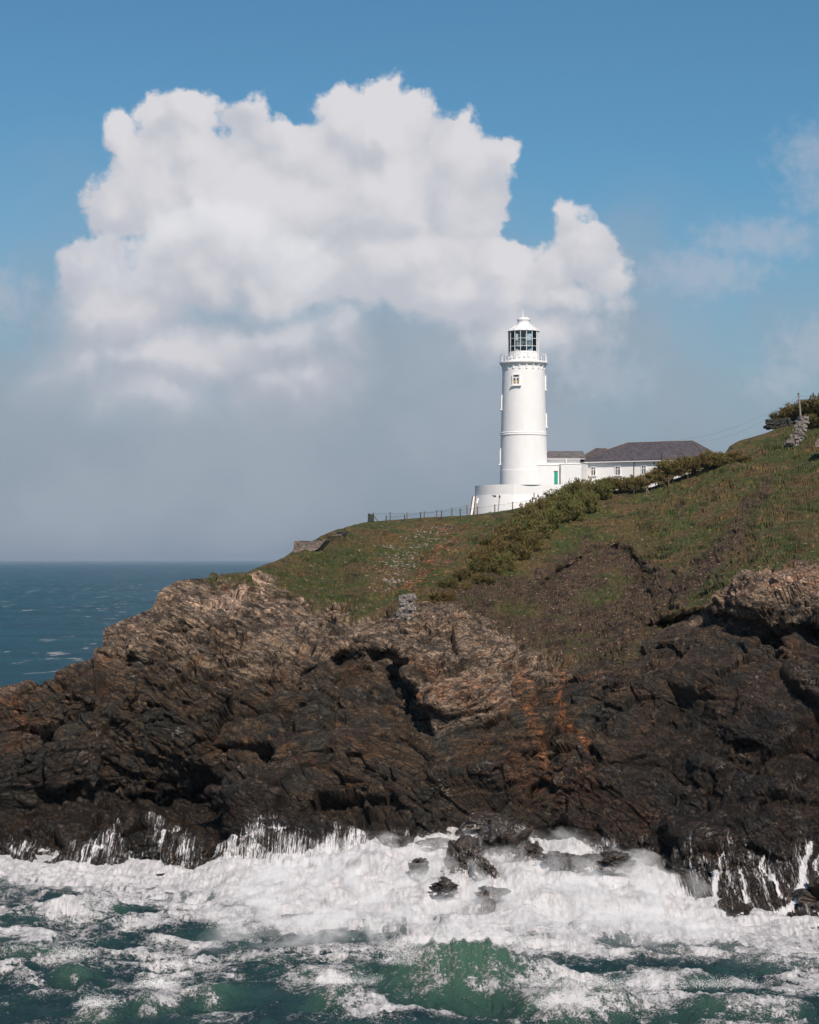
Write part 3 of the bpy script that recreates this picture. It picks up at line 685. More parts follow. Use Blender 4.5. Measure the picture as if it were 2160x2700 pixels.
h = np.zeros_like(SX)
sel = SY[:, 0] < 1500
rs = np.where(sel)[0]
hs = sea_h(SX[rs], SY[rs])
res = (1 - .55 * sstep(SY[rs], 190, 420))
h[rs] = hs * res * near[rs] * .8
foam = np.zeros_like(SX)
# whitewater heaped against the rocks
ampx = np.interp(SX / SY * F + 1080, [-600, 0, 330, 480, 620, 850, 1000, 1180, 1400, 1600, 1750, 1900, 2160, 2700], [.35, .35, .45, .7, 1.4, 2.3, 3.0, 3.5, 3.4, 2.8, 1.7, 1.2, 1.1, 1.1])
qx = SX / SY * F + 1080
y0 = np.interp(qx, [-600, 0, 300, 480, 800, 1100, 1500, 1800, 2160, 2700], [160, 161, 158, 150, 141, 138, 135.5, 134, 132, 130])
y1 = np.interp(qx, [-600, 0, 480, 800, 1400, 1700, 2160, 2700], [174, 174, 172, 169, 166, 160, 152, 146])
ramp = sstep(SY, y0, y1)
bumps = fbm(SX / 6, SY / 6, 0 * SX + 1, 5, .55, seed=81)
rise = np.clip((SY - y0) / (y1 - y0), 0, 1.15)
roll = .30 * np.clip(rise, 0, 1) + .78 * sstep(rise + .28 * bumps, .28, .98)
h = h * (1 - .65 * ramp) + ampx * roll * (.92 + .38 * bumps) * (SY < 230) + .55 * np.maximum(bumps, 0) * ramp * (SY < 230)
h += (.16 * fbm(SX / 1.2, SY / 1.0, 0 * SX, 4, .65, seed=82) + .16 * fbm(SX / 2.6, SY / 2.2, 0 * SX + 6, 4, .6, seed=83, ridged=True)) * ramp * (SY < 230) * (.4 + .6 * np.clip(ampx / 2, 0, 1))
fanx = SX + 1.2 * fbm(SX / 5, SY / 7, 0 * SX + 4, 3, .5, seed=87)
h += (.34 * fbm(fanx / .6, SY / 5.0, 0 * SX + 9, 5, .62, seed=84) + .09 * fbm(SX / .5, SY / .45, 0 * SX, 4, .7, seed=85)) * ramp * (SY < 230)
h += 1.0 * fbm(SX / 5.5, SY / 4.5, 0 * SX + 12, 3, .5, seed=86) * ramp * (SY < 230)
strk = fbm(fanx / .9, SY / 5.5, 0 * SX + 30, 5, .65, seed=88) + .6 * fbm(SX / .7, SY / 1.6, 0 * SX + 31, 4, .65, seed=89)
aer = sstep(SY + bumps * 9 + strk * 5, y0 - 6, y0 + 9) * (SY < 240)
foam = np.maximum(foam, aer * np.clip(.66 + .85 * strk + .22 * ramp, .28, 1.1))
# individual breakers (centre, half width, crest distance, height, how steep the side facing us)
green = np.zeros_like(SX)
def breaker(pxc, hw_px, Dc, hgt, front=1.7, backw=5.0, lean=0.0, foam_top=.5, face=.52):
    global h, foam, green
    xc = (pxc - 1080) / F * Dc; hw = hw_px / F * Dc
    wob = fbm(SX / 3.5, 0 * SX, 0 * SX + pxc, 3, .6, seed=91) * 1.8
    u = (SX - xc) / hw; cy = Dc + u * u * hw * .35 + lean * (SX - xc) + wob
    A = np.exp(-np.abs(u) ** 2.4) * (1 + .50 * fbm(SX / 1.4, 0 * SX, 0 * SX + pxc, 3, .6, seed=92))
    t = SY - cy
    prof = np.where(t < 0, np.exp(-(np.abs(t) / front) ** 1.7), np.exp(-(t / backw) ** 1.5))
    h = h * (1 - .7 * A * prof) + hgt * A * prof - .18 * hgt * A * np.exp(-((t + front * 1.9) / front) ** 2)
    green = np.maximum(green, (.6 if hgt < 1.7 else 1.0) * A * np.where(t < .3, np.exp(-(np.abs(t) / (front * 1.5)) ** 2), 0))
    tp = A * np.exp(-((t - .25) / (.38 * front)) ** 2)
    foam = foam * (1 - .85 * A * np.exp(-((t + front * .6) / (front * .9)) ** 2) * (t < .0)) 
    h = h + A * .30 * fbm(SX / .55, SY / 1.2, 0 * SX + pxc, 4, .65, seed=93) * prof
    foam = np.maximum(foam, foam_top * 1.05 * tp); foam = np.maximum(foam, face * A * np.exp(-((t + front) / (front * 1.3)) ** 2))
breaker(1225, 230, 123.0, 3.5, 2.3, 3.5, 0, .55, .36)
breaker(1545, 190, 117.8, 1.9, 1.5, 3.0, -.15, .5, .34)
breaker(1500, 90, 113.9, 1.5, 1.2, 2.5, 0, .6, .4)
breaker(410, 60, 118.0, 1.4, 1.2, 2.5, 0, .6, .45)
breaker(255, 55, 115, 1.1, 1.1, 2.3, 0, .6, .4)
breaker(190, 60, 126, 1.3, 1.1, 2.3, 0, .55, .42)
breaker(210, 110, 149.5, 1.7, 1.6, 3.5, .05, .35, .2)
breaker(880, 120, 125, 1.2, 1.3, 3.0, .1, .5, .42)
breaker(900, 90, 119, 1.5, 1.2, 2.6, 0, .55, .42)
breaker(1950, 160, 117, 1.3, 1.5, 3.2, -.1, .45, .42)
breaker(700, 90, 131, .9, 1.2, 2.6, 0, .45, .42)
breaker(560, 70, 121, 1.1, 1.2, 2.6, 0, .5, .42)
breaker(80, 90, 134, .9, 1.3, 2.6, 0, .4, .4)
breaker(1760, 110, 125, .9, 1.3, 2.6, 0, .5, .5)
base_f = np.interp(qx, [-600, 200, 700, 1200, 1700, 2700], [.27, .29, .29, .29, .33, .35]) + .52 * bumps + .14 * sstep(SY, 124, 142) * (SY < 240)
crestf = .16 * sstep(h, .3, 1.2)
foam = np.maximum(foam, (base_f + crestf) * (SY < 300))
foam = np.where(SY > 250, .0, foam)
m, n = mat('sea_water'); M['sea'] = m
pos = n.pos; x, y, z = n.sep(pos)
fo = n.attr('m_foam'); gr_ = n.attr('m_green'); far = n.ss(y, 180, 420)
wp = n.vm('ADD', pos, n.vm('SCALE', n.vm('SUBTRACT', n.noise(pos, .55, 4, .6, col=True), (.5, .5, .5)), sc_=2.6))
wp = n.vm('MULTIPLY', wp, (.75, 1.0, .9))
lace = n.noise(wp, 1.6, 11, .74, dist=1.5)
ridge = n.m('SUBTRACT', 1.0, n.m('MULTIPLY', n.m('ABSOLUTE', n.m('SUBTRACT', lace, .5)), 7.0))
ridge2 = n.m('SUBTRACT', 1.0, n.m('MULTIPLY', n.m('ABSOLUTE', n.m('SUBTRACT', n.noise(wp, 4.2, 7, .70, dist=.9), .5)), 5.5))
blot = n.noise(pos, 1.3, 8, .72)
patt = n.m('MULTIPLY', n.m('ADD', n.m('MAXIMUM', ridge, n.m('MULTIPLY', ridge2, .8)), n.m('MULTIPLY', n.m('SUBTRACT', blot, .45), 2.0)), .5)
fm = n.ss(n.m('ADD', n.m('ADD', patt, n.m('MULTIPLY', n.m('SUBTRACT', n.noise(pos, 7.0, 6, .75), .5), .9)), n.m('MULTIPLY', fo, 1.6)), 1.09, 1.25)
caps = n.m('MULTIPLY', n.m('MULTIPLY', n.ss(n.noise(n.vm('MULTIPLY', pos, (.085, .030, 0)), 1.0, 6, .66), .590, .635), n.ss(n.noise(n.vm('MULTIPLY', pos, (.011, .006, 0)), 1.0, 4, .65), .40, .54)), far)
fm = n.m('MAXIMUM', fm, n.m('MULTIPLY', caps, .75))
deep = n.mix(n.ss(n.noise(pos, .22, 5, .6), .35, .65), (.013, .038, .043), (.024, .066, .062))
deep = n.mix(far, deep, n.mix(n.ss(n.noise(n.vm('MULTIPLY', pos, (.010, .018, 0)), 1.0, 8, .7), .35, .65), (.003, .050, .075), (.014, .095, .125)))
deep = n.mix(n.m('MINIMUM', n.m('MULTIPLY', gr_, 1.0), .9), deep, (.070, .155, .100))
deep = n.mix(n.m('MULTIPLY', n.attr('m_aer'), .85), deep, (.25, .285, .28))
foamc = n.mix(n.ss(n.noise(n.vm('MULTIPLY', pos, (2.6, .5, .9)), 1.0, 9, .74), .34, .60), (.46, .45, .45), (.80, .765, .755))
n.put(n.b.inputs['Base Color'], n.mix(fm, deep, foamc))
n.put(n.b.inputs['Roughness'], n.fmix(fm, n.fmix(far, .18, .42), .9))
n.b.inputs['IOR'].default_value = 1.33
n.put(n.b.inputs['Specular IOR Level'], n.fmix(fm, .5, .15))
n.b.inputs['Subsurface Radius'].default_value = (.5, .8, .7)
wv = n.noise(n.vm('MULTIPLY', pos, (1, 1.8, 1)), 1.6, 8, .7)
wf = n.noise(n.vm('MULTIPLY', pos, (.05, .13, 0)), 1.0, 9, .72)
b1 = n.bump(n.m('ADD', n.m('ADD', wv, n.m('MULTIPLY', n.noise(n.vm('MULTIPLY', pos, (5, 2.2, 1)), 1.0, 8, .75), .9)), n.m('MULTIPLY', fm, .35)), .85, .34)
n.put(n.b.inputs['Normal'], n.bump(n.m('MULTIPLY', wf, far), .8, 8.0, b1))
seapts = np.stack([SX, SY, h], -1)
sea = grid_mesh('sea', seapts, len(Ds), ncs, m, {'m_foam': np.clip(foam, 0, 1.4), 'm_green': green, 'm_aer': aer}, smooth=True)
tag(sea, kind='structure')

# ------------------------------------------------------------------ lighthouse
TD = 303.0; TX = (1381 - 1080) / F * TD
def tz(py): return CAMZ + (HZ - py) / F * TD
PPM = F / TD
def tr_(px_half): return px_half / PPM
C0 = (TX, TD)
zb0 = tz(1279)
lh = empty('lighthouse', (TX, TD, zb0), 'tall white lighthouse tower with glazed lantern on the headland', 'lighthouse')
def prof(l): return [(tr_(r), tz(p)) for p, r in l]
MB().lathe(prof([(1290, 62.6), (1240.5, 62.2), (1240, 61.5), (1200, 61.1), (1149, 60.3)]), C0, 96).build('tower_base', M['white'], lh)
MB().lathe(prof([(1149, 60.2), (1149, 61.6), (1147.5, 61.9), (1146, 61.0), (1143.5, 61.0), (1142.5, 61.6), (1141.5, 60.9), (1141, 59.8)]), C0, 96).build('string_course', M['white'], lh)
MB().lathe(prof([(1141, 59.8), (1110, 59.0), (1080, 58.3), (1020, 56.8), (976, 55.7), (965, 55.5)]), C0, 96).build('shaft', M['white'], lh)
MB().lathe(prof([(965, 55.5), (964, 57.2), (963, 59.5), (961, 62.5), (959.5, 63.6), (956.5, 63.6), (955.2, 62.6), (955, 40)]), C0, 96).build('gallery', M['white'], lh)
for i in range(20):
    a = 2 * pi * i / 20 + .08
    b = MB()
    f2 = lambda r, p: (C0[0] + tr_(r) * cos(a), C0[1] + tr_(r) * sin(a), tz(p))
    pr = [(55.0, 976), (57.6, 976), (57.6, 971), (58.6, 966), (62.0, 961.5), (62.0, 960.4), (55.0, 960.4)]
    t = Vector((-sin(a), cos(a), 0)) * .13
    vs = [Vector(f2(r, p)) + t for r, p in pr] + [Vector(f2(r, p)) - t for r, p in pr]
    k = len(pr)
    b.add(vs, [tuple(range(k)), tuple(range(k, 2 * k))[::-1]] + [(i2, k + i2, k + (i2 + 1) % k, (i2 + 1) % k) for i2 in range(k)])
    b.build('corbel', M['white'], lh)
# railing
rl = MB().lathe([(tr_(61.4) + .03 * cos(q), tz(936) + .03 * sin(q)) for q in np.linspace(0, 2 * pi, 7)], C0, 64)
for pz in (941.5, 947): rl.lathe([(tr_(61.4) + .018 * cos(q), tz(pz) + .018 * sin(q)) for q in np.linspace(0, 2 * pi, 6)], C0, 64)
for i in range(40):
    a = 2 * pi * i / 40
    rl.tube((C0[0] + tr_(61.4) * cos(a), C0[1] + tr_(61.4) * sin(a), tz(956)), (C0[0] + tr_(61.4) * cos(a), C0[1] + tr_(61.4) * sin(a), tz(936)), .02, n=5)
ral = rl.build('railing', M['whitemetal'], lh)
for i in range(12):
    a = 2 * pi * i / 12 + .12
    q = MB().tube((C0[0] + tr_(61.4) * cos(a), C0[1] + tr_(61.4) * sin(a), tz(957)), (C0[0] + tr_(61.4) * cos(a), C0[1] + tr_(61.4) * sin(a), tz(934)), .07, .06, 7)
    q.build('post', M['whitemetal'], ral)
# lantern
lan = MB().lathe(prof([(956, 43.0), (952, 43.0), (951, 41.6), (929.5, 41.2), (929, 38)]), C0, 16, False, 7.3 * pi / 180 - pi / 2, 7.3 * pi / 180 - pi / 2 + 2 * pi).build('lantern_wall', M['white'], lh)
for i in range(9):
    a = -pi / 2 + (i - 4) * .33
    MB().box((C0[0] + tr_(41.8) * cos(a), C0[1] + tr_(41.8) * sin(a), tz(944)), (.10, .42, .28), a).build('vent_hood', M['whitemetal'], lan)
off = 7.3 * pi / 180 - pi / 2
rr = tr_(40.8)
cor = [(C0[0] + rr * cos(off + 2 * pi * i / 16), C0[1] + rr * sin(off + 2 * pi * i / 16)) for i in range(16)]
gl_f = MB()
for i in range(16):
    x0, y0_ = cor[i]; gl_f.tube((x0, y0_, tz(929)), (x0, y0_, tz(874)), .055, n=6)
for pz in (929, 915.2, 895.6, 875):
    gl_f.path([(cor[i % 16][0], cor[i % 16][1], tz(pz)) for i in range(17)], .045)
gf = gl_f.build('glazing_bars', M['whitemetal'], lh)
blank = {2, 3}        # solid white panels on the landward side; index 0 starts just right of the middle
for i in range(16):
    a_, b_ = Vector((*cor[i], 0)), Vector((*cor[(i + 1) % 16], 0)); mid_ = (a_ + b_) / 2; ax = (b_ - a_).to_track_quat('X', 'Z').to_matrix()
    ang = math.atan2((b_ - a_).y, (b_ - a_).x)
    zc = (tz(929) + tz(874)) / 2; hgt_ = tz(874) - tz(929)
    if i in (2, 3, 4, 5): MB().box((mid_.x, mid_.y, zc), ((b_ - a_).length - .1, .05, hgt_), ang).build('blank_panel', M['whitemetal'] if i in (2, 3) else M['dark'], lh)
    else: MB().box((mid_.x, mid_.y, zc), ((b_ - a_).length - .1, .02, hgt_ - .04), ang).build('pane', M['glass'], gf)
# the lamp apparatus inside
op = MB().tube((*C0, tz(955)), (*C0, tz(925)), .55, .45, 14)
op.lathe([(.3, tz(925)), (1.25, tz(918)), (1.3, tz(915.5)), (.3, tz(915))], C0, 24).tube((*C0, tz(915)), (*C0, tz(905)), .14, .14, 8)
ap = op.build('lamp_pedestal', M['lens'], lh)
lc = MB()
for pz in (912, 909, 906, 903, 900): lc.lathe([(1.25 + .03 * cos(q), tz(pz) + .03 * sin(q)) for q in np.linspace(0, 2 * pi, 6)], C0, 24)
for i in range(8): lc.tube((C0[0] + 1.25 * cos(i * pi / 4 + .3), C0[1] + 1.25 * sin(i * pi / 4 + .3), tz(915)), (C0[0] + 1.25 * cos(i * pi / 4 + .3), C0[1] + 1.25 * sin(i * pi / 4 + .3), tz(896)), .035, n=5)
lc.path([(C0[0] + 1.1, C0[1], tz(893)), (C0[0] + 1.2, C0[1], tz(888)), (C0[0] + 1.5, C0[1], tz(884)), (C0[0] + 2.0, C0[1], tz(882))], .05)
lc.build('lens_cage', M['dark'], lh)
MB().box((C0[0], C0[1] - .9, tz(898)), (.36, .2, .55)).box((C0[0], C0[1] - .9, tz(890)), (.3, .2, .3)).build('lamp', M['lens'], lh)
MB().box((C0[0] - .15, C0[1] + 1.9, tz(884)), (1.15, .04, 1.1)).build('curtain', M['pinkwhite'], lh)
rf_ = MB().lathe(prof([(874.6, 40), (875.2, 43.4), (874, 43.6), (870, 37.5), (862, 25.5), (856, 17.6), (855.6, 16)]), C0, 16, False, off, off + 2 * pi).build('lantern_roof', M['whitemetal'], lh)
for i in range(16):
    a = off + 2 * pi * i / 16; ribs = MB(); rp_ = [(C0[0] + tr_(r) * cos(a), C0[1] + tr_(r) * sin(a), tz(p) + .02) for p, r in [(874, 43.8), (870, 37.7), (862, 25.7), (856, 17.8)]]
    v_ = []; tn_ = Vector((-sin(a), cos(a), 0)) * .035
    for q_ in rp_: v_ += [Vector(q_) - tn_, Vector(q_) + tn_, Vector(q_) + tn_ + Vector((0, 0, .05)), Vector(q_) - tn_ + Vector((0, 0, .05))]
    ribs.add(v_, [(0, 1, 2, 3), (12, 15, 14, 13)] + [(4 * k + e_, 4 * k + (e_ + 1) % 4, 4 * k + 4 + (e_ + 1) % 4, 4 * k + 4 + e_) for k in range(3) for e_ in range(4)])
    ribs.build('roof_rib', M['whitemetal'], rf_)
MB().lathe(prof([(856, 17.4), (855, 17.4), (854.5, 16.6), (846, 16.5), (845, 17.6), (843.5, 18.0), (842, 17.4), (839, 14.5), (836.8, 8), (836, 1)]), C0, 32).build('ventilator_cowl', M['whitemetal'], lh)
MB().tube((C0[0] - .12, C0[1], tz(836.5)), (C0[0] - .12, C0[1], tz(828)), .10, .07, 7).tube((C0[0] - .12, C0[1], tz(828)), (C0[0] - .12, C0[1], tz(822)), .07, .07, 7).tube((C0[0] - .12, C0[1], tz(822)), (C0[0] - .12, C0[1], tz(814)), .035, .02, 6).box((C0[0] - .14, C0[1], tz(825)), (.13, .05, .45)).build('lightning_rod', M['whitemetal'], lh)
MB().tube((C0[0] + .5, C0[1] - .2, tz(838.5)), (C0[0] + .5, C0[1] - .2, tz(836)), .08, n=6).build('roof_hook', M['whitemetal'], lh)
# windows of the tower
def tower_window(ang, pyt, pyb, r_at, w_=.86, big=True):
    a = R(ang); c_, s_ = cos(a), sin(a); r = tr_(r_at)
    def at(dr, dt, pz): return (C0[0] + (r + dr) * c_ - dt * s_, C0[1] + (r + dr) * s_ + dt * c_, pz)
    zt, zb_ = tz(pyt), tz(pyb); hz_ = zt - zb_
    fr = MB()
    for dt in (-w_ / 2 - .1, w_ / 2 + .1): fr.box(at(.0, dt, (zt + zb_) / 2), (.30, .16, hz_ + .1), a)
    fr.box(at(.0, 0, zt + .1), (.30, w_ + .36, .16), a); fr.box(at(.02, 0, zt - hz_ * .27), (.16, w_, .17), a); fr.box(at(.02, 0, zb_ + hz_ * .34), (.16, .16, hz_ * .70), a)
    win = fr.build('window', M['white'], lh)
    MB().box(at(.06, 0, zb_ - .30), (.46, w_ + .75, .16), a).box(at(0, 0, zb_ - .13), (.26, w_ + .3, .2), a).build('sill', M['white'], win)
    MB().box(at(-.05, 0, zt - hz_ * .13), (.12, w_, hz_ * .26), a).build('pane', M['pane'], win)
    for q in (-1, 1):
        MB().box(at(-.04, q * (w_ / 4 + .04), zb_ + hz_ * .30), (.12, w_ / 2 - .12, hz_ * .58), a).build('pane', M['pane'], win)
        MB().box(at(.025, q * (w_ / 4 + .02), zb_ + hz_ * .24), (.03, w_ / 2 - .26, hz_ * .36), a).build('painted_glow', M['orange'], win)  # orange strips paint the lit look of the lower panes
tower_window(-90 - 23.2, 994, 1016, 56.6)
tower_window(0, 994, 1024, 56.4); tower_window(180, 1045, 1076, 57.6); tower_window(0, 1094, 1122, 58.6); tower_window(180, 1186, 1220, 61.0)
vp = MB()
vp.lathe(prof([(965, 55.6), (965, 56.0), (964.2, 56.0)]), C0, 96); vp.build('drip_moulding', M['white'], lh)

# forecourt wall: round battered base the tower stands on
bs = empty('battered_wall', (TX - 1, TD - 2, tz(1345)), 'white brick battered wall round the foot of the lighthouse', 'wall')
BR = tr_(128); bx, by = TX, TD + 1.0
def ring(rt, zt_, rb, zb_, a0, a1, n=60):
    return MB().lathe([(rb, zb_), (rt, zt_)], (bx, by), n, True, a0, a1)
zt_ = tz(1281); zmid = tz(1307); zlow = tz(1372)
lo_, hi_ = pi * .9, pi * 1.5
wb = MB().lathe([(BR + tr_(13), zlow), (BR + 0.02, zmid), (BR - .0, zmid), (BR - .02, zt_), (BR - .5, zt_ + .02), (BR - .5, zt_ - .3)], (bx, by), 80, True, pi * .95, pi * 1.42)
# straight run to the right of the round part
ea = pi * 1.42; ex_, ey_ = bx + cos(ea) * BR, by + sin(ea) * BR
exb, eyb = bx + cos(ea) * (BR + tr_(13)), by + sin(ea) * (BR + tr_(13))
qx2 = TX + tr_(112); qy2 = ey_ + 1.0
wb.add([(exb, eyb, zlow), (qx2, qy2 - .75, zlow), (qx2, qy2, zmid), (ex_, ey_, zmid)], [(0, 1, 2, 3)])
wb.add([(ex_, ey_, zmid), (qx2, qy2, zmid), (qx2, qy2, zt_), (ex_, ey_, zt_), (qx2, qy2 + .5, zt_), (ex_, ey_ + .5, zt_)], [(0, 1, 2, 3), (3, 2, 4, 5)])
wb.add([(qx2, qy2 - .75, zlow), (qx2, qy2 + 9, zlow), (qx2, qy2 + 9, zt_), (qx2, qy2, zt_), (qx2, qy2, zmid)], [(0, 1, 2, 3, 4)])
wb.build('masonry', M['white_brick'], bs)
fl = MB(); na = 60
fl.add([(bx, by, zt_ - .06)] + [(bx + (BR - .3) * cos(2 * pi * i / na), by + (BR - .3) * sin(2 * pi * i / na), zt_ - .06) for i in range(na)], [(0, i + 1, (i + 1) % na + 1) for i in range(na)])
fl.build('terrace', M['concrete'], bs)
# sloping buttress at its left end, with a dark rail on each side
aL = pi * 1.02
pa, pb = P(1247, 1309, TD - 1.5), P(1240, 1361, TD - 2.5)
bt = MB().add([pa, pa + Vector((.55, -.2, 0)), pb + Vector((.50, -.2, -.5)), pb + Vector((-.1, 0, -.5)), pa + Vector((.2, 1.5, 0)), pb + Vector((.2, 1.5, -.5))], [(0, 1, 2, 3), (0, 3, 5, 4), (1, 4, 5, 2), (0, 4, 1)])
btn = bt.build('buttress', M['white'], bs)
MB().tube(pa + Vector((-.02, -.05, 0)), pb + Vector((-.12, -.05, -.4)), .09, n=6).build('rail', M['rust'], btn)
MB().tube(pa + Vector((.42, -.28, 0)), pb + Vector((.42, -.28, -.4)), .09, n=6).build('rail', M['rust'], btn)
MB().tube(P(1261, 1314, 299), P(1257, 1328, 298.6), .14, n=6).build('downpipe', M['whitemetal'], bs)
MB().add([P(1296, 1306, 296.2), P(1308.5, 1306, 295.9), P(1308, 1311, 295.6), P(1303.5, 1311, 295.7)], [(0, 1, 2, 3)]).build('drain_slot', M['dark'], bs)

# ------------------------------------------------------------------ buildings beside the tower
D_a = TD - 3.0
def wallbox(b, pxl, pxr, pyt, Dl, Dr, zbot, thick=4.0):
    A_, B_ = P(pxl, pyt, Dl), P(pxr, pyt, Dr); zt2 = (A_.z + B_.z) / 2
    d = (B_ - A_); d.z = 0; nn = Vector((-d.y, d.x, 0)).normalized() * thick
    poly = [(A_.x, A_.y), (B_.x, B_.y), (B_.x + nn.x, B_.y + nn.y), (A_.x + nn.x, A_.y + nn.y)]
    b.prism(poly, zbot, zt2); return A_, B_, nn, zt2
ann = empty('annexe', (P(1433, 1279, D_a).x, D_a, zb0), 'flat topped white annexe with green door at the lighthouse foot', 'building')
b = MB(); wallbox(b, 1395, 1475, 1227.5, D_a, D_a, zb0 - 1, 3.5); b.build('wall', M['white'], ann)
b = MB(); wallbox(b, 1394.4, 1475, 1226.5, D_a - .06, D_a - .06, tz(1228.2), 3.6); b.build('coping', M['white'], ann)
dr = MB().add([P(1461.8, 1243.5, D_a - .05), P(1471, 1243.5, D_a - .05), P(1471, 1278, D_a - .05), P(1461.8, 1278, D_a - .05)], [(0, 1, 2, 3)]).box(P(1466.4, 1260.5, D_a - .02), (.50, .05, 1.94)).build('door', M['green'], ann)
MB().box(P(1466, 1242.8, D_a - .04), (.6, .12, .10)).build('lintel', M['darkwood'], ann)
MB().box(P(1463.6, 1262, D_a - .10), (.05, .06, .14)).build('handle', M['rust'], dr)
# link block under a grey lead roof
lk = empty('link_block', (P(1480, 1279, 305).x, 305, zb0), 'low white link block under a plain grey roof behind the annexe', 'building')
b = MB(); wallbox(b, 1430, 1530, 1206, 304, 304, zb0, 5.0); b.build('wall', M['white'], lk)
zE, zR = CAMZ + (HZ - 1205) / F * 303.4, CAMZ + (HZ - 1189.2) / F * 306
xl, xr = P(1427.5, 0, 303.4).x, P(1545, 0, 303.4).x
b = MB().add([(xl, 303.4, zE), (xr, 303.4, zE), (P(1537, 0, 306).x, 306, zR), (P(1447, 0, 306).x, 306, zR), (xl, 309, zE), (xr, 309, zE), (xl, 303.4, zE - .16), (xr, 303.4, zE - .16), (xl, 309, zE - .16)], [(0, 1, 2, 3), (3, 2, 5, 4), (0, 3, 4), (1, 5, 2), (6, 7, 1, 0), (0, 4, 8, 6)])
b.build('roof', M['lead'], lk)
MB().box(((xl + xr) / 2, 303.55, zE - .26), (xr - xl - .2, .12, .14)).build('gutter', M['whitemetal'], lk)
MB().tube(P(1493.5, 1207, 303.5), P(1493.5, 1227, 303.5), .07, n=6).build('downpipe', M['whitemetal'], lk)
# cottage, turned about 28 degrees so its right end is nearer
ang = -R(28); ca, sa = cos(ang), sin(ang)
O = P(1524, 1216, 305.5); eave = O.z; gz = zb0 - 1.0
def cp(u, v, z_=0.0): return (O.x + u * ca - v * sa, O.y + u * sa + v * ca, z_)
cot = empty('cottage', (O.x, O.y, gz), 'long white cottage with dark hipped slate roof right of the tower', 'building')
Lc, Wc = 20.5, 9.0
MB().prism([cp(0, 0)[:2], cp(Lc, 0)[:2], cp(Lc, Wc)[:2], cp(0, Wc)[:2]], gz - 2, eave - .02).build('wall', M['white'], cot)
ov = .45; zr = CAMZ + (HZ - 1165.5) / F * 304.0
h1, h2 = 6.4, 6.4
MB().add([cp(-ov, -ov, eave - .05), cp(Lc + ov, -ov, eave - .05), cp(Lc + ov, Wc + ov, eave - .05), cp(-ov, Wc + ov, eave - .05), cp(h1, Wc / 2, zr), cp(Lc - 3.6, Wc / 2, zr),
          cp(-ov, -ov, eave - .20), cp(Lc + ov, -ov, eave - .20), cp(-ov, Wc + ov, eave - .2)], [(0, 1, 5, 4), (1, 2, 5), (2, 3, 4, 5), (3, 0, 4), (6, 7, 1, 0), (0, 3, 8, 6)]).build('roof', M['slate'], cot)
rd = MB()
for a_, b_ in ((cp(h1, Wc / 2, zr), cp(Lc - 3.6, Wc / 2, zr)), (cp(-ov, -ov, eave), cp(h1, Wc / 2, zr)), (cp(Lc + ov, -ov, eave), cp(Lc - 3.6, Wc / 2, zr)), (cp(Lc + ov, Wc + ov, eave), cp(Lc - 3.6, Wc / 2, zr)), (cp(-ov, Wc + ov, eave), cp(h1, Wc / 2, zr))):
    rd.tube(a_, b_, .10, n=6)
rd.build('ridge_tile', M['ridge'], cot)
MB().box(cp(Lc / 2, -ov + .02, eave - .26), (Lc + .6, .12, .13), ang).build('gutter', M['whitemetal'], cot)
def upos(pxx):       # where along the front wall a photo column falls
    k = (pxx - 1080) / F
    return (k * O.y - O.x) / (ca - k * sa)
def cwin(pxl, pxr, pyt, pyb):
    u0, u1 = upos(pxl), upos(pxr); uc = (u0 + u1) / 2; Dq = cp(uc, 0)[1]; zt2, zb2 = CAMZ + (HZ - pyt) / F * Dq, CAMZ + (HZ - pyb) / F * Dq; hw_ = (u1 - u0); hh_ = zt2 - zb2
    f_ = MB()
    for uu in (u0, u1): f_.box(cp(uu, -.03, (zt2 + zb2) / 2), (.12, .14, hh_ + .12), ang)
    f_.box(cp(uc, -.03, zt2), (hw_ + .24, .16, .14), ang); f_.box(cp(uc, -.02, (zt2 + zb2) / 2), (.11, .09, hh_), ang); f_.box(cp(uc, -.02, zt2 - hh_ * .33), (hw_, .09, .12), ang)
    wn = f_.build('window', M['whitemetal'], cot)
    MB().box(cp(uc, -.08, zb2 - .05), (hw_ + .4, .30, .12), ang).build('sill', M['white'], wn)
    for q in (-.25, .25):
        MB().box(cp(uc + q * hw_, .0, (zt2 + zb2) / 2), (hw_ / 2 - .14, .05, hh_ - .1), ang).build('pane', M['pane'], wn)
    MB().box(cp(uc - .25 * hw_, -.012, zb2 + hh_ * .30), (hw_ / 2 - .34, .05, hh_ * .5), ang).build('curtain', M['pinkwhite'], wn)
cwin(1559, 1571, 1231, 1254); cwin(1623, 1636, 1229, 1253); cwin(1692, 1704, 1226.5, 1251)
for pxx in (1672.5,):
    q = MB(); uu = upos(pxx); q.tube(cp(uu, -.1, eave - .3), cp(uu, -.1, gz), .05, n=6).build('downpipe', M['rust'], cot)
uu = upos(1725); MB().box(cp(uu, -.02, CAMZ + (HZ - 1221) / F * cp(uu, 0)[1]), (.24, .08, .26), ang).build('air_vent', M['rust'], cot)
uu = upos(1748); MB().tube(cp(uu, -.5, eave - 1), cp(uu, -.5, eave + .9), .07, n=6).build('flue_pipe', M['darkwood'], cot)
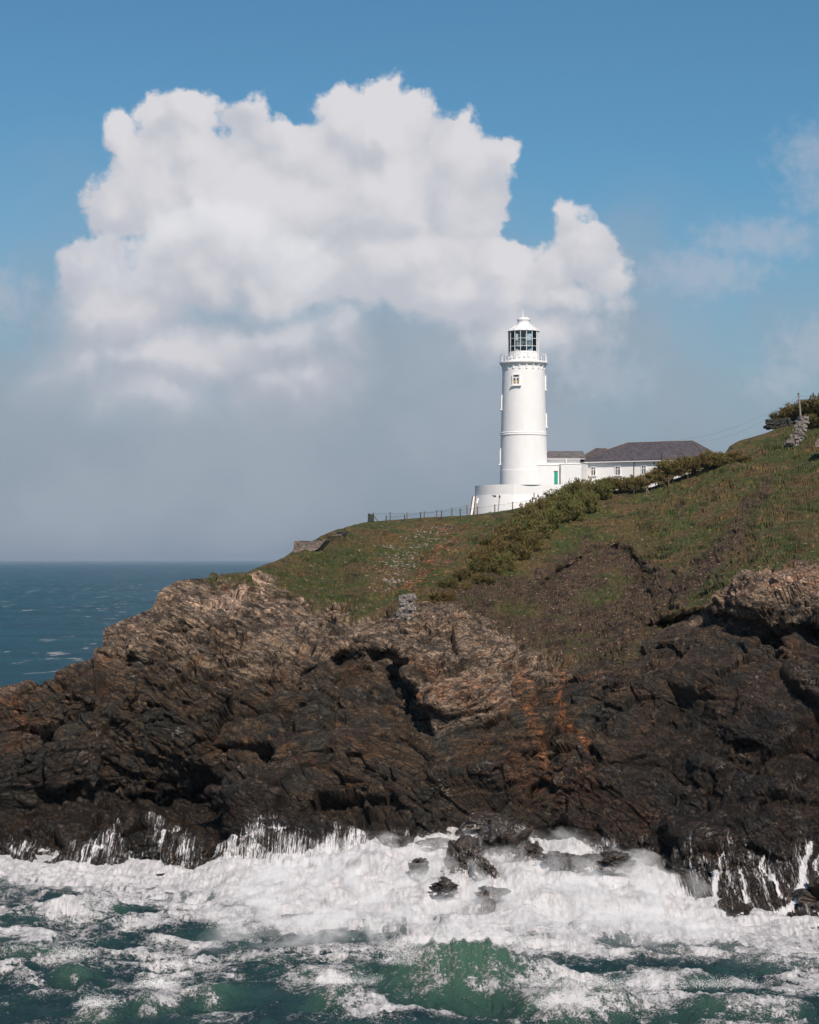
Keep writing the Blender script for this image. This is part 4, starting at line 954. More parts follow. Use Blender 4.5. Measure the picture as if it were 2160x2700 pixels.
# small hipped roof behind
O2 = P(1541, 1196, 309)
pv = empty('rear_wing', (O2.x + 2, 312, gz), 'small hipped slate roofed wing behind the cottage', 'building')
x0 = O2.x; MB().prism([(x0 + .3, 309.3), (x0 + 6, 309.3), (x0 + 6, 315), (x0 + .3, 315)], gz, CAMZ + (HZ - 1206) / F * 309).build('wall', M['white'], pv)
ze = CAMZ + (HZ - 1206) / F * 309; zr2 = CAMZ + (HZ - 1182.5) / F * 312
MB().add([(x0 - .6, 308.9, ze), (x0 + 6.3, 308.9, ze), (x0 + 6.3, 315.4, ze), (x0 - .6, 315.4, ze), (P(1573, 0, 312).x, 312, zr2), (P(1600, 0, 312).x, 312, zr2 - .05)], [(0, 1, 5, 4), (1, 2, 5), (2, 3, 4, 5), (3, 0, 4)]).build('roof', M['slate'], pv)
MB().tube((x0 - .6, 308.9, ze), (P(1573, 0, 312).x, 312, zr2), .1, n=6).tube((P(1573, 0, 312).x, 312, zr2), (P(1600, 0, 312).x, 312, zr2 - .05), .1, n=6).build('ridge_tile', M['ridge'], pv)
# porch
pA = P(1479, 1224, 300.0); pB = P(1534, 1223, 298.9); pL = P(1470.5, 1224, 303.0)
prc = empty('porch', (pA.x + 1, 300.5, gz), 'flat topped white porch with one small window between annexe and cottage', 'building')
pz = pA.z
MB().prism([(pA.x, pA.y), (pB.x, pB.y + .6), (pB.x + 1.5, pB.y + 5.5), (pL.x + .1, pL.y + 3), (pL.x, pL.y)], gz - 2, pz).build('wall', M['white'], prc)
MB().prism([(pA.x - .06, pA.y - .06), (pB.x, pB.y + .54), (pB.x + 1.5, pB.y + 5.5), (pL.x + .1, pL.y + 3), (pL.x - .08, pL.y)], pz, pz + .1).build('coping', M['white'], prc)
f_ = MB(); yw = pA.y - .0
for q in (1493.6, 1501.4): f_.tube(P(q, 1234, yw - .12), P(q, 1260, yw - .12), .045, n=4)
for q in (1234, 1244.5, 1260): f_.tube(P(1493, q, yw - .12), P(1502, q, yw - .12), .06, n=4)
f_ = f_.build('window', M['whitemetal'], prc)
MB().add([P(1495, 1236, yw - .1), P(1501, 1236, yw - .1), P(1501, 1243, yw - .1), P(1495, 1243, yw - .1)], [(0, 1, 2, 3)]).build('pane', M['pane'], f_)
MB().add([P(1496, 1247, yw - .1), P(1501, 1247, yw - .1), P(1501, 1259, yw - .1), P(1496, 1259, yw - .1)], [(0, 1, 2, 3)]).build('pane', M['pane'], f_)
MB().tube(P(1517, 1234, pA.y - .2), P(1517, 1262, pA.y - .2), .055, n=6).box(P(1517, 1234.5, pA.y - .2), (.26, .2, .16)).build('downpipe', M['rust'], prc)
for (u_, py_) in ((.30, 1242), (.62, 1242)):
    q = pA.lerp(pL, u_); MB().box((q.x - .03, q.y, CAMZ + (HZ - 1250) / F * q.y), (.10, .26, 1.4), math.atan2(pL.y - pA.y, pL.x - pA.x) - pi / 2).build('slit_window', M['pane'], prc)
# tank with pipes
tk0 = P(1388, 1326, 293.5)
tank = empty('concrete_tank', (tk0.x + 1.5, 294.5, tz(1336)), 'dark concrete tank topped by rusty pipes below the white wall', 'tank')
MB().prism([(tk0.x, 293.6), (tk0.x + 3.4, 292.8), (tk0.x + 3.6, 295.5), (tk0.x + .2, 296)], ground(1412, 1336).z - 1.4, tk0.z).build('body', M['concrete'], tank)
b = MB()
def up(px_, a_, b_, r, D_=294.2): b.tube(P(px_, a_, D_), P(px_, b_, D_), r, n=7)
up(1404.5, 1326, 1311, .11); up(1413.5, 1326, 1312, .11); up(1408.5, 1318, 1299.5, .075); b.tube(P(1404.5, 1314, 294.2), P(1413.5, 1314, 294.2), .07, n=6)
b.tube(P(1404.5, 1311, 294.2), P(1403.2, 1313, 294.2), .1, n=6).tube(P(1413.5, 1311, 294.2), P(1414.6, 1313, 294.2), .1, n=6)
b.build('pipework', M['rust'], tank)
def ventpipe(a_, b_, D_, label):
    e = empty('vent_pipe', P(*b_, D_), label, 'pipe', 'rusty vent pipes by the white wall')
    MB().tube(P(*b_, D_), P(*a_, D_), .055, .045, 7).build('pipe', M['rust'], e)
    c = P(*a_, D_); MB().lathe([(.02, c.z + .30), (.08, c.z + .22), (.10, c.z + .08), (.17, c.z + .0), (.17, c.z - .08), (.06, c.z - .12)], (c.x, c.y), 10).build('cowl', M['rust'], e)
ventpipe((1317.5, 1310), (1313.5, 1349), 293.5, 'leaning rusty vent pipe standing alone against the white wall')
ventpipe((1419, 1308), (1420, 1326), 294.0, 'short upright rusty vent pipe on the concrete tank')

# ------------------------------------------------------------------ ruined walls and stone stubs
def slabwall(name, label, poly, Dn, Dfk, mt, jag=.12, seed=1, cat='wall'):
    """a wall whose near face has the corners poly (photo columns/rows at depth Dn) and which runs back to Dfk"""
    rng = random.Random(seed); e = MB()
    nn = len(poly); fr = [P(a, c, Dn[i] if hasattr(Dn, '__len__') else Dn) for i, (a, c) in enumerate(poly)]
    bk = [Vector((p.x + .6, p.y + Dfk, p.z)) for p in fr]
    e.add(fr + bk, [tuple(range(nn)), tuple(range(nn, 2 * nn))[::-1]] + [(i, nn + i, nn + (i + 1) % nn, (i + 1) % nn) for i in range(nn)])
    o = e.build(name, mt); tag(o, label, cat); return o
slabwall('ruined_wall', 'large ruined stone wall end on the grassy crest, lower left', [(776,1427),(790,1425),(820,1426.5),(858,1424.5),(840,1446),(818,1458),(800,1466),(785,1472),(769,1466),(773,1450)], [float(depth(785, 1462, False)) - .4 + k_ for k_ in (0, .3, 1.6, 3.4, 2.6, 1.6, .8, .3, 0, 0)], 3, M['stone_ruin'])
slabwall('ruined_wall', 'small ruined stone wall end on the crest nearer the wire fence', [(879,1405),(890,1402.5),(900,1402),(908,1400),(903,1408),(893,1418),(879,1420),(878.5,1411)], [float(depth(883, 1418, False)) - .3 + k_ for k_ in (0, .3, .8, 1.6, 1.4, .8, 0, 0)], 2, M['stone_ruin'])
def rubble(name, label, polyline, D_, width, hgt_, mt, seed=3, nst=90, cat='wall'):
    """drystone: many rough stones stacked along a line on the ground"""
    rng = random.Random(seed); b = MB()
    for i in range(nst):
        t = rng.random() * (len(polyline) - 1); k = int(t); t -= k
        (xa, ya), (xb, yb) = polyline[k], polyline[k + 1]
        px_ = xa + (xb - xa) * t + rng.uniform(-width, width); py_ = ya + (yb - ya) * t
        c = P(px_, py_, D_) + Vector((0, rng.uniform(-.5, .5), rng.uniform(0, hgt_)))
        sz = rng.uniform(.16, .34)
        M3 = Matrix.Rotation(rng.uniform(0, 6), 3, 'Z') @ Matrix.Rotation(rng.uniform(-.3, .3), 3, 'X')
        b.box(c, (sz * 1.8, sz * 1.5, sz), M=M3)
    o = b.build(name, mt); return tag(o, label, cat)
rubble('drystone_stub', 'pale lichened drystone stub on the rock crest above the dark cleft', [(1076,1578),(1073,1600),(1070,1622),(1062,1642)], ground(1072, 1640).y - .1, 15, .5, M['stone_white'], 5, 210)
e = MB().tube(P(1087, 1582, ground(1072, 1640).y - .2), P(1088, 1566, ground(1072, 1640).y - .2), .07, .05, 6).build('marker_post', M['pole']); tag(e, 'short wooden stake on top of the pale drystone stub', 'post')
rubble('drystone_wall', 'white lichened drystone wall running down the slope below the utility pole', [(2119,1112),(2112,1135),(2104,1158),(2086,1180)], 283, 11, .8, M['stone_white'], 6, 420)
rubble('retaining_wall', 'dark drystone retaining wall under the gorse at the hilltop', [(2024,1131),(2042,1130),(2062,1128),(2080,1124)], 300, 5, 1.3, M['stone_dark'], 8, 260)
hut = MB().add([P(2149,1168,270), P(2156,1158,270), P(2200,1150,270), P(2200,1176,270), P(2151,1180,270)] + [P(2149,1168,270) + Vector((.6,2,0)), P(2156,1158,270) + Vector((.6,2,0)), P(2200,1150,270) + Vector((.6,2,0)), P(2200,1176,270) + Vector((.6,2,0)), P(2151,1180,270) + Vector((.6,2,0))],
               [(0,1,2,3,4),(9,8,7,6,5),(0,5,6,1),(1,6,7,2),(4,3,8,9),(0,4,9,5)]).build('boulder', M['stone_ruin']); tag(hut, 'grey squared boulder at the right edge of the hillside', 'boulder')

# ------------------------------------------------------------------ posts, fences, pole and wires
def post(b, px_, pt_, pb_, D_, r=.075): b.tube(P(px_, pb_ + 5, D_), P(px_, pt_, D_), r, r * .9, 6)
def Dg(px_, py_): return float(depth(px_, py_, False))
def wirefence(label, plist, Dn, mt, net=True, group=None, name='wire_fence'):
    """posts (column, top row, foot row) joined by wire netting"""
    x0, t0, b0 = plist[0]; e = empty(name, P(x0, b0, Dn(x0, b0)), label, 'fence', group)
    for a, t_, b_ in plist: q = MB(); post(q, a, t_, b_, Dn(a, b_)); q.build('post', mt, e)
    if net:
        for (a, t_, b_), (a2, t2, b2) in zip(plist[:-1], plist[1:]):
            q = MB(); A1, A2, B1, B2 = P(a, t_ + 2, Dn(a, b_)), P(a, b_, Dn(a, b_)), P(a2, t2 + 2, Dn(a2, b2)), P(a2, b2, Dn(a2, b2))
            L_ = (B2 - A2).length; nn = max(3, int(L_ / .42)); H_ = (A1 - A2).length
            q.path([A1, A1.lerp(B1, .5) - Vector((0, 0, .1)), B1], .013, 4)
            for i in range(-3, nn + 1):
                for sgn in (1, -1):
                    s0, s1 = i / nn, (i + 3) / nn
                    if sgn < 0: s0, s1 = s1, s0
                    u0, u1 = 0., 1.
                    c0, c1 = min(max(s0, 0), 1), min(max(s1, 0), 1)
                    if c0 == c1: continue
                    if s1 != s0: u0 = (c0 - s0) / (s1 - s0); u1 = (c1 - s0) / (s1 - s0)
                    q.tube(A2.lerp(B2, c0).lerp(A1.lerp(B1, c0), u0), A2.lerp(B2, c1).lerp(A1.lerp(B1, c1), u1), .0055, n=3)
            q.build('netting', M['netgreen'], e)
    return e
fx = lambda l: [(740 + .3362 * a, 1280 + .3362 * t_, 1280 + .3362 * b_) for a, t_, b_ in l]
crestD = lambda a, b: float(min(depth(a, silf(a) + 1, False), 291)) - .3
wirefence('far line of tall fence posts with green netting left of the lighthouse', fx([(727,213,280),(860,210,272),(992,213,270),(1127,203,263),(1225,193,252),(1344,175,240),(1463,153,219)]), crestD, M['wood'])
wirefence('near line of shorter fence posts crossing in front of the white wall', fx([(828,236,274),(973,230,272),(1098,210,266),(1263,196,251),(1409,183,227),(1543,167,228)]) + [(1305,1330,1351),(1352,1323,1343),(1400,1316,1333)], lambda a, b: crestD(a, b) - 2.2, M['darkwood'])
g_ = empty('netted_gate', P(980, 1376, crestD(980, 1375)), 'green netted gate with timber posts at the left end of the fence', 'gate')
for a in (972, 975.5, 984.5): q = MB(); post(q, a, 1354, 1375, crestD(980, 1375), .11); q.build('post', M['darkwood'], g_)
q = MB().tube(P(985, 1358, crestD(980, 1375)), P(996, 1374, crestD(980, 1375)), .08, n=6).build('brace', M['wood'], g_)
q = MB()
for a in np.linspace(975, 984, 12): q.tube(P(a, 1356, crestD(980, 1375)), P(a, 1375, crestD(980, 1375)), .03, n=4)
q.build('netting', M['netgreen'], g_)
hp = [(1672,1275,1299,None),(1705,1281,1305,1),(1763,1256,1281,None),(1814,1236,1263,None),(1863,1217,1240,None),(1906,1205,1227,None),(1949,1198,1207,None)]
hlab = ['first fence post below the cottage windows with a slanting brace','stout braced fence post by the gap in the hedge','fence post before the round hedge bushes right of the gap','fence post under the hedge below the cottage roof end','fence post at the foot of the hedge right of the roof','tallest looking fence post near the end of the hedge','small fence post at the far end of the hedge']
def hD(a, b): return Dg(a, b) - 1.2
for (a, t_, b_, br), lb in zip(hp, hlab):
    e = empty('fence_post', P(a, b_, hD(a, b_)), lb, 'post', 'timber posts along the hedge')
    q = MB(); post(q, a, t_, b_, hD(a, b_), .10 if br else .085); q.build('stake', M['wood'], e)
    if lb.startswith(('first', 'stout')): MB().tube(P(a + 1, t_ + 7, hD(a, b_)), P(a + 8, b_ - 3, hD(a, b_)), .05, n=5).build('brace', M['pole'], e)
e = empty('gate_frame', P(2001, 1201, 291), 'small timber gate frame of two posts on the brown slope', 'gate')
for a in (1997.3, 2005.3): q = MB(); post(q, a, 1187, 1200, 291, .12); q.build('post', M['pole'], e)
MB().tube(P(1998, 1200, 291), P(2004, 1196, 291), .05, n=5).build('brace', M['pole'], e)
UD = 296
up_ = empty('utility_pole', P(2112, 1110, UD), 'leaning grey wooden utility pole on the hilltop beside gorse', 'utility pole')
MB().tube(P(2112.5, 1112, UD), P(2106, 1036, UD), .15, .11, 9).build('pole', M['pole'], up_)
MB().tube(P(2105.5, 1037, UD), P(2105.7, 1042, UD), .14, n=6).tube(P(2103.5, 1046, UD), P(2109.5, 1045, UD), .05, n=5).build('insulator', M['darkwood'], up_)
def sag(a, b, s_, n_=24): return [a.lerp(b, t) - Vector((0, 0, s_ * 4 * t * (1 - t))) for t in np.linspace(0, 1, n_)]
t0_ = P(2105, 1044.5, UD)
w1_ = MB().path(sag(t0_, P(1735, 1164, 302), 1.6), .011, 4).build('overhead_wire', M['wire']); tag(w1_, 'upper overhead wire from the pole down behind the cottage roof', 'wire')
w2_ = MB().path(sag(t0_, P(1800, 1166, 300), 1.9), .011, 4).build('overhead_wire', M['wire']); tag(w2_, 'lower overhead wire from the pole down to the cottage roof end', 'wire')
w3_ = MB().path(sag(P(2107, 1044, UD), P(2420, 1022, 290), .5), .018, 4).build('overhead_wire', M['wire']); tag(w3_, 'short overhead wire running right from the pole top', 'wire')

# ------------------------------------------------------------------ shrubs
rg = np.random.default_rng(5)
def shrub_mesh(seed, n=5200, up=1.0, flat=.85, trunk=False, mt='tamarisk', loose=.0):
    """unit shrub about 1 wide and 1 tall: thin upswept sprigs bunched on many twigs"""
    r = np.random.default_rng(seed)
    nt = 80
    a = r.uniform(0, 2 * pi, nt); rad = np.sqrt(r.uniform(0, 1, nt)) * .5
    zt_ = (.45 + .52 * np.sqrt(np.clip(1 - (rad / .52) ** 2, 0, 1))) * r.uniform(.72, 1.05, nt)
    zt_ = np.where(r.random(nt) < .35, zt_ * r.uniform(.35, .8, nt), zt_)
    tips = np.stack([rad * np.cos(a), rad * np.sin(a), zt_], 1)
    k = r.integers(0, nt, n); t = r.beta(2.6, 1.1, n)
    base = np.stack([tips[:, 0] * .35, tips[:, 1] * .35, np.full(nt, .08 if not trunk else .38)], 1)
    c = base[k] + (tips[k] - base[k]) * t[:, None] + r.normal(0, .038, (n, 3))
    c[:, 2] = np.maximum(c[:, 2], .02)
    d = np.stack([tips[k, 0] * .8, tips[k, 1] * .8, np.full(n, .9)], 1) + r.normal(0, .38, (n, 3)); d /= np.linalg.norm(d, axis=1, keepdims=True)
    ln = r.uniform(.045, .10, n)[:, None]; wd = r.uniform(.010, .019, n)[:, None]
    sd = np.cross(d, r.normal(0, 1, (n, 3))); sd /= np.linalg.norm(sd, axis=1, keepdims=True) + 1e-9
    v = np.stack([c - sd * wd, c + sd * wd, c + d * ln + sd * wd * .3, c + d * ln - sd * wd * .3], 1).reshape(-1, 3)
    q = np.arange(4 * n).reshape(n, 4)
    stems = MB()
    for i in range(9 if trunk else 7):
        t_ = tips[i * 7]; stems.path([(t_[0] * .12, t_[1] * .12, -.06), (t_[0] * .3, t_[1] * .3, .3), (t_[0] * .8, t_[1] * .8, t_[2] * .8)], .010, 4)
    return v, q, stems
SH = {}
def shrub_proto(key, **kw):
    mt = kw.get('mt', 'tamarisk'); v, q, st_ = shrub_mesh(**kw)
    o = raw_mesh('foliage', v, q, M[mt]); stm = st_.build('stems', M['stem']); SH[key] = (o.data, stm.data)
    bpy.data.objects.remove(o); bpy.data.objects.remove(stm)
shrub_proto('t1', seed=1); shrub_proto('t2', seed=2); shrub_proto('t3', seed=3, trunk=True); shrub_proto('t4', seed=8, trunk=True); shrub_proto('g1', seed=4, mt='gorse'); shrub_proto('g2', seed=6, mt='gorse')
def shrub(key, px_, pb_, pt_, wpx, label, group, D_=None, name='shrub'):
    D_ = D_ or Dg(px_, pb_); b_ = P(px_, pb_, D_); s_ = D_ / F
    e = empty(name, b_ - Vector((0, 0, .15)), label, 'shrub', group)
    k1 = wpx * s_; k2 = (pb_ - pt_) * s_
    e.scale = (k1, k1 * .9, k2); e.rotation_euler = (0, 0, rg.uniform(0, 6.28))
    for nm, me in zip(('foliage', 'stems'), SH[key]):
        o = bpy.data.objects.new(nm, me); COL.objects.link(o); o.parent = e
    return e
G1 = 'feathery shrubs of the hedge below the cottage'
hedge = [(1513,1330,1262,62,'tall feathery bush hiding the porch foot'),(1468,1356,1302,66,'rounded bush at the corner of the white wall'),(1545,1322,1255,66,'dense bush below the first cottage window'),(1580,1316,1260,62,'low bush where the dense hedge ends'),
         (1604,1302,1247,50,'bush on thin stems between first and second cottage windows'),(1640,1300,1246,48,'bush on thin stems under the second cottage window'),(1671,1300,1243,42,'small upright bush by the brown downpipe'),(1694,1299,1240,34,'narrow bush beneath the third cottage window'),
         (1736,1286,1224,60,'round bush right of the hedge gap'),(1768,1276,1202,66,'tall bush in front of the cottage eaves'),(1805,1264,1198,66,'bush beneath the right half of the slate roof'),(1840,1252,1196,60,'bush below the right hip of the slate roof'),
         (1872,1240,1183,56,'bush rising above the roof end'),(1905,1228,1188,52,'bush just right of the roof end'),(1933,1216,1184,48,'bush against the skyline in the hedge'),(1958,1216,1196,44,'last low bush of the hedge before the bare slope')]
for i, (a, b_, t_, ww_, lb) in enumerate(hedge):
    shrub(('t3', 't4')[i % 2] if 4 <= i <= 12 else ('t1', 't2')[i % 2], a, b_ + 2, t_ + (7 if 4 <= i <= 8 else 2), ww_ * 1.3, lb, G1, name='hedge_shrub')
G2 = 'shrubs of the long belt running down the slope'
belt = [(1440,1372,1318,60,'t1'),(1500,1372,1320,64,'t2'),(1545,1350,1300,60,'t1'),(1400,1400,1345,60,'t2'),(1452,1402,1346,64,'t1'),(1372,1428,1378,58,'t2'),(1425,1428,1380,60,'t1'),(1345,1452,1406,56,'g1'),(1392,1455,1408,58,'t2'),
        (1318,1478,1436,56,'g2'),(1362,1482,1438,54,'g1'),(1285,1502,1464,54,'g1'),(1330,1508,1466,52,'t1'),(1255,1525,1494,54,'g2'),(1300,1530,1496,50,'g1'),(1222,1546,1520,52,'g1'),(1265,1552,1524,46,'g2'),(1185,1566,1545,50,'g2'),(1228,1572,1550,42,'g1'),(1150,1584,1566,46,'g1'),(1190,1588,1570,40,'g2'),(1118,1598,1584,42,'g2'),
        (1340,1420,1392,50,'g2'),(1300,1452,1424,48,'g1'),(1262,1486,1460,46,'g2'),(1480,1345,1300,56,'t2')]
wr = ['beside the white wall corner','beside the green gap under the hedge','by the concrete tank','on the upper belt','in the middle of the belt','on the lower belt','near the foot of the belt']
belt = [(a + (i * 37 % 11 - 5) * 1.6, b_ + (i * 53 % 9 - 4) * 1.5, t_ - 8 - (i * 29 % 19), ww_ * (.75 + .07 * (i * 41 % 9)), k) for i, (a, b_, t_, ww_, k) in enumerate(belt)]
belt.sort(key=lambda q: q[1])
for i in range(0, len(belt) - 1, 2):
    if belt[i][0] > belt[i + 1][0]: belt[i], belt[i + 1] = belt[i + 1], belt[i]
for i, (a, b_, t_, ww_, k) in enumerate(belt):
    size = 'tall' if b_ - t_ > 50 else ('mid sized' if b_ - t_ > 34 else 'low'); tone = 'green' if k[0] == 't' else 'brownish'
    side = 'left' if i % 2 == 0 else 'right'
    ordn = ['topmost', 'second', 'third', 'fourth', 'fifth', 'sixth', 'seventh', 'eighth', 'ninth', 'tenth', 'eleventh', 'twelfth', 'thirteenth', 'fourteenth'][i // 2]
    shrub(k, a, b_ + 1, t_ - 3, ww_ * 1.3, f'{size} {tone} shrub, {ordn} down the {side} edge of the sloping belt', G2, name='slope_shrub')
G3 = 'gorse bushes on the hilltop'
for i, (a, b_, t_, ww_, lb, D_) in enumerate([(2062,1112,1082,56,'low gorse bush leftmost on the hilltop above the dark wall',302),(2090,1106,1062,60,'gorse bush left of the utility pole',302),(2128,1104,1052,66,'gorse bush right behind the utility pole',300),(2160,1098,1040,80,'tall gorse bush at the right edge of the hilltop',299),(2215,1090,1025,90,'tall gorse bush beyond the right edge',298),(2140,1122,1090,54,'lower gorse bush in front at the right edge',292)]):
    shrub(('g1', 'g2')[i % 2], a, b_ + 6, t_ - 2, ww_ * 1.3, lb, G3, D_, name='gorse_bush')

# ------------------------------------------------------------------ grass tufts and loose stones (uncountable)
def scatter(n, box, fn):
    a = rg.uniform(box[0], box[1], n); b_ = rg.uniform(box[2], box[3], n)
    ok = (b_ > silf(a) + 3) & (b_ < np.interp(a, PX, bot)); a, b_ = a[ok], b_[ok]
    i, j = rowcol(a, b_)
    p = fn(a, b_, veg[i, j], soil[i, j]); k = rg.random(len(a)) < p
    return pts[i[k], j[k]], N[i[k], j[k]], a[k], b_[k]
tp, tn, ta, tb2 = scatter(230000, (500, 2560, 980, 1780), lambda a, b_, v, s_: v * (1 - .93 * s_) * np.clip(.35 + .9 * fbm(a / 60, b_ / 30, 0 * a, 3, .6, seed=101), 0.03, 1) * .8)
nt_ = len(tp); ang_ = rg.uniform(0, 2 * pi, (nt_, 3)); ln = rg.uniform(.12, .30, (nt_, 1)) * (1 - .5 * (tb2 < silf(ta) + 30))[:, None]
vs = []
for k in range(3):
    dirx = np.stack([np.cos(ang_[:, k]), np.sin(ang_[:, k]), 0 * ang_[:, k]], 1); base = tp + dirx * .06
    sd = np.stack([-dirx[:, 1], dirx[:, 0], 0 * dirx[:, 0]], 1) * .035
    tipp = base + dirx * ln * .55 + np.array([0, 0, 1.]) * ln
    vs += [base - sd - [0, 0, .03], base + sd - [0, 0, .03], tipp]
V_ = np.stack(vs, 1).reshape(-1, 3)
o = raw_mesh('grass_tufts', V_, np.arange(len(V_)).reshape(-1, 3), M['grassy']); tag(o, 'short tufty grass covering the slope', 'grass', kind='stuff')
ICO = np.array([(0,0,1),(.9,0,.2),(.2,.85,.1),(-.8,.4,.2),(-.6,-.7,.1),(.4,-.8,.15),(0,0,-.6)]); IF = np.array([(0,1,2),(0,2,3),(0,3,4),(0,4,5),(0,5,1),(6,2,1),(6,3,2),(6,4,3),(6,5,4),(6,1,5)])
def stones(name, label, p, smin, smax, mt, pw=3.):
    n_ = len(p); sz = (smin + (smax - smin) * rg.random(n_) ** pw)[:, None, None]
    a = rg.uniform(0, 2 * pi, n_); c, s_ = np.cos(a), np.sin(a)
    v = ICO[None] * rg.uniform(.7, 1.3, (n_, 7, 3)) * np.stack([rg.uniform(.8, 1.6, n_), rg.uniform(.7, 1.2, n_), rg.uniform(.4, .8, n_)], 1)[:, None]
    v = np.stack([v[..., 0] * c[:, None] - v[..., 1] * s_[:, None], v[..., 0] * s_[:, None] + v[..., 1] * c[:, None], v[..., 2]], -1) * sz + p[:, None]
    f_ = (IF[None] + 7 * np.arange(n_)[:, None, None]).reshape(-1, 3)
    o = raw_mesh(name, v.reshape(-1, 3), f_, mt); tag(o, label, 'stones', kind='stuff')
def near_(a, b_, pl, wd): return np.exp(-(lined(a, b_, pl) / wd) ** 2)
sp = scatter(42000, (880, 1260, 1385, 1640), lambda a, b_, v, s_: np.clip(near_(a, b_, [(1165,1400),(1120,1425),(1080,1470),(1050,1500),(1030,1540)], 26) + .35 * near_(a, b_, [(1150,1405),(1010,1500)], 50), 0, 1) * (rg.random(len(a)) < .22))
stones('pale_scree', 'pale loose stones spilling down the grass above the drystone stub', sp[0], .04, .24, M['quartz'])
sp = scatter(42000, (880, 1320, 1385, 1640), lambda a, b_, v, s_: np.clip(near_(a, b_, [(1170,1402),(1190,1430),(1150,1470),(1130,1500),(1110,1530),(1070,1560)], 17) + .18 * near_(a, b_, [(1200,1420),(1260,1450),(1180,1500)], 32), 0, 1) * (rg.random(len(a)) < .30))
stones('red_scree', 'red loose stones in a streak beside the pale scree', sp[0], .05, .24, M['redstone'])
sp = scatter(90000, (1050, 2080, 1300, 1760), lambda a, b_, v, s_: s_ * sstep(fbm(a / 28, b_ / 14, 0 * a, 4, .65, seed=103), -.12, .22) * (.09 + .5 * near_(a, b_, [(1960,1385),(1880,1500),(1790,1610),(1730,1660)], 30) + .25 * near_(a, b_, [(1560,1540),(1440,1600)], 50)))
stones('brown_scree', 'small brown stones scattered over the bare earth', sp[0], .03, .16, M['soilstone'])
sp = scatter(9000, (600, 2500, 1380, 1750), lambda a, b_, v, s_: v * .22)
stones('scattered_stones', 'pale stones dotted over the turf', sp[0], .03, .20, M['quartz'], 4.)

# ------------------------------------------------------------------ rocks in the surf
mr, n = mat('wet_rock')
nn1 = n.noise(n.pos, 1.2, 7, .65); nn2 = n.noise(n.vm('MULTIPLY', n.pos, (3.2, 3.2, .5)), 1.6, 6, .7)
c = n.mix(n.ss(nn1, .35, .65), (.014, .012, .010), (.060, .042, .030))
x, y, z = n.sep(n.new('ShaderNodeNewGeometry').outputs['Normal'])
run = n.m('MULTIPLY', n.ss(nn2, .57, .68), n.ss(n.noise(n.pos, .45, 3, .5), .47, .55))
oz = n.sep(n.new('ShaderNodeTexCoord').outputs['Object'])[2]
run = n.m('MAXIMUM', run, n.ss(n.m('ADD', oz, n.m('MULTIPLY', n.m('SUBTRACT', nn2, .5), 3.0)), .0, -.7))
c = n.mix(n.m('MULTIPLY', run, .9), c, (.70, .67, .66))
n.put(n.b.inputs['Base Color'], c); n.b.inputs['Roughness'].default_value = .35
n.put(n.b.inputs['Normal'], n.bump(n.noise(n.pos, 3, 7, .65), .8, .2))
M['wetrock'] = mr
import bmesh
def boulder(px_, py_, D_, sx, sz, label, seed, sy=None, lean=0):
    bm = bmesh.new(); bmesh.ops.create_icosphere(bm, subdivisions=5, radius=1)
    v = np.array([p.co[:] for p in bm.verts], np.float32); s_ = D_ / F
    d = v / np.linalg.norm(v, axis=1, keepdims=True)
    f1, c1 = facets(d[:, 0] * 1.3 + seed, d[:, 1] * 1.3, d[:, 2] * 1.7 + seed * .3, seed, .9); f2, c2 = facets(d[:, 0] * 3.2 + seed, d[:, 1] * 3.2, d[:, 2] * 4.0, seed + 3, .8)
    r_ = 1 + .55 * f1 + .20 * f2 - .12 * np.exp(-c1 / .06) + .25 * fbm(d[:, 0] * 1.5, d[:, 1] * 1.5 + seed, d[:, 2] * 1.5, 4, .55, seed=seed) + .06 * fbm(d[:, 0] * 8, d[:, 1] * 8, d[:, 2] * 8 + seed, 3, .6, seed=seed)
    v = d * r_[:, None] * np.array([sx * s_, (sy or sx * 1.1) * s_, sz * s_])
    v[:, 0] += v[:, 2] * lean
    q = np.array([[l.index for l in f.verts] for f in bm.faces], np.int32); bm.free()
    c_ = P(px_, py_ + sz * .22, D_)
    o = raw_mesh('sea_rock', v, q, M['wetrock']); o.location = c_
    tag(o, label, 'rock', 'rocks in the surf'); return o
boulder(1103, 2286, 157.2, 22, 26, 'small squat black rock alone in white water left of centre', 1)
boulder(1230, 2266, 158.5, 46, 52, 'pointed dark rock with water running off, upper centre of the surf', 2)
boulder(1285, 2292, 156.0, 22, 32, 'dark rock fin right beside the pointed rock', 3, lean=-.3)
boulder(1320, 2222, 161.5, 64, 52, 'large brown flat topped rock with water pouring over it', 4)
boulder(1290, 2168, 168, 64, 24, 'broad black crag behind the flat topped rock', 14)
boulder(1475, 2274, 157.5, 56, 32, 'wide smooth dark rock right of the gushing gap', 5, lean=.4)
boulder(1172, 2338, 151.3, 34, 18, 'low brown rock awash just above the foaming slope', 6)
boulder(1292, 2352, 150.2, 34, 18, 'brown rock awash at the top of the water slide', 7)
boulder(1284, 2400, 147.4, 15, 48, 'tall narrow dark rock split by the water slide', 8)
boulder(1408, 2244, 160, 26, 26, 'small dark rock just right of the flat topped rock', 9)
boulder(1150, 2222, 166, 50, 14, 'long low rock ledge left of the surf rocks', 10, lean=.6)
boulder(1040, 2215, 166, 40, 26, 'rounded black rock where the white water meets the cliff', 11)
boulder(2180, 2370, 148, 80, 60, 'large folded dark rock at the right edge of the surf', 12)
boulder(1610, 2268, 157.0, 60, 24, 'low dark shelf of rock right of the foam slope', 13, lean=.3)

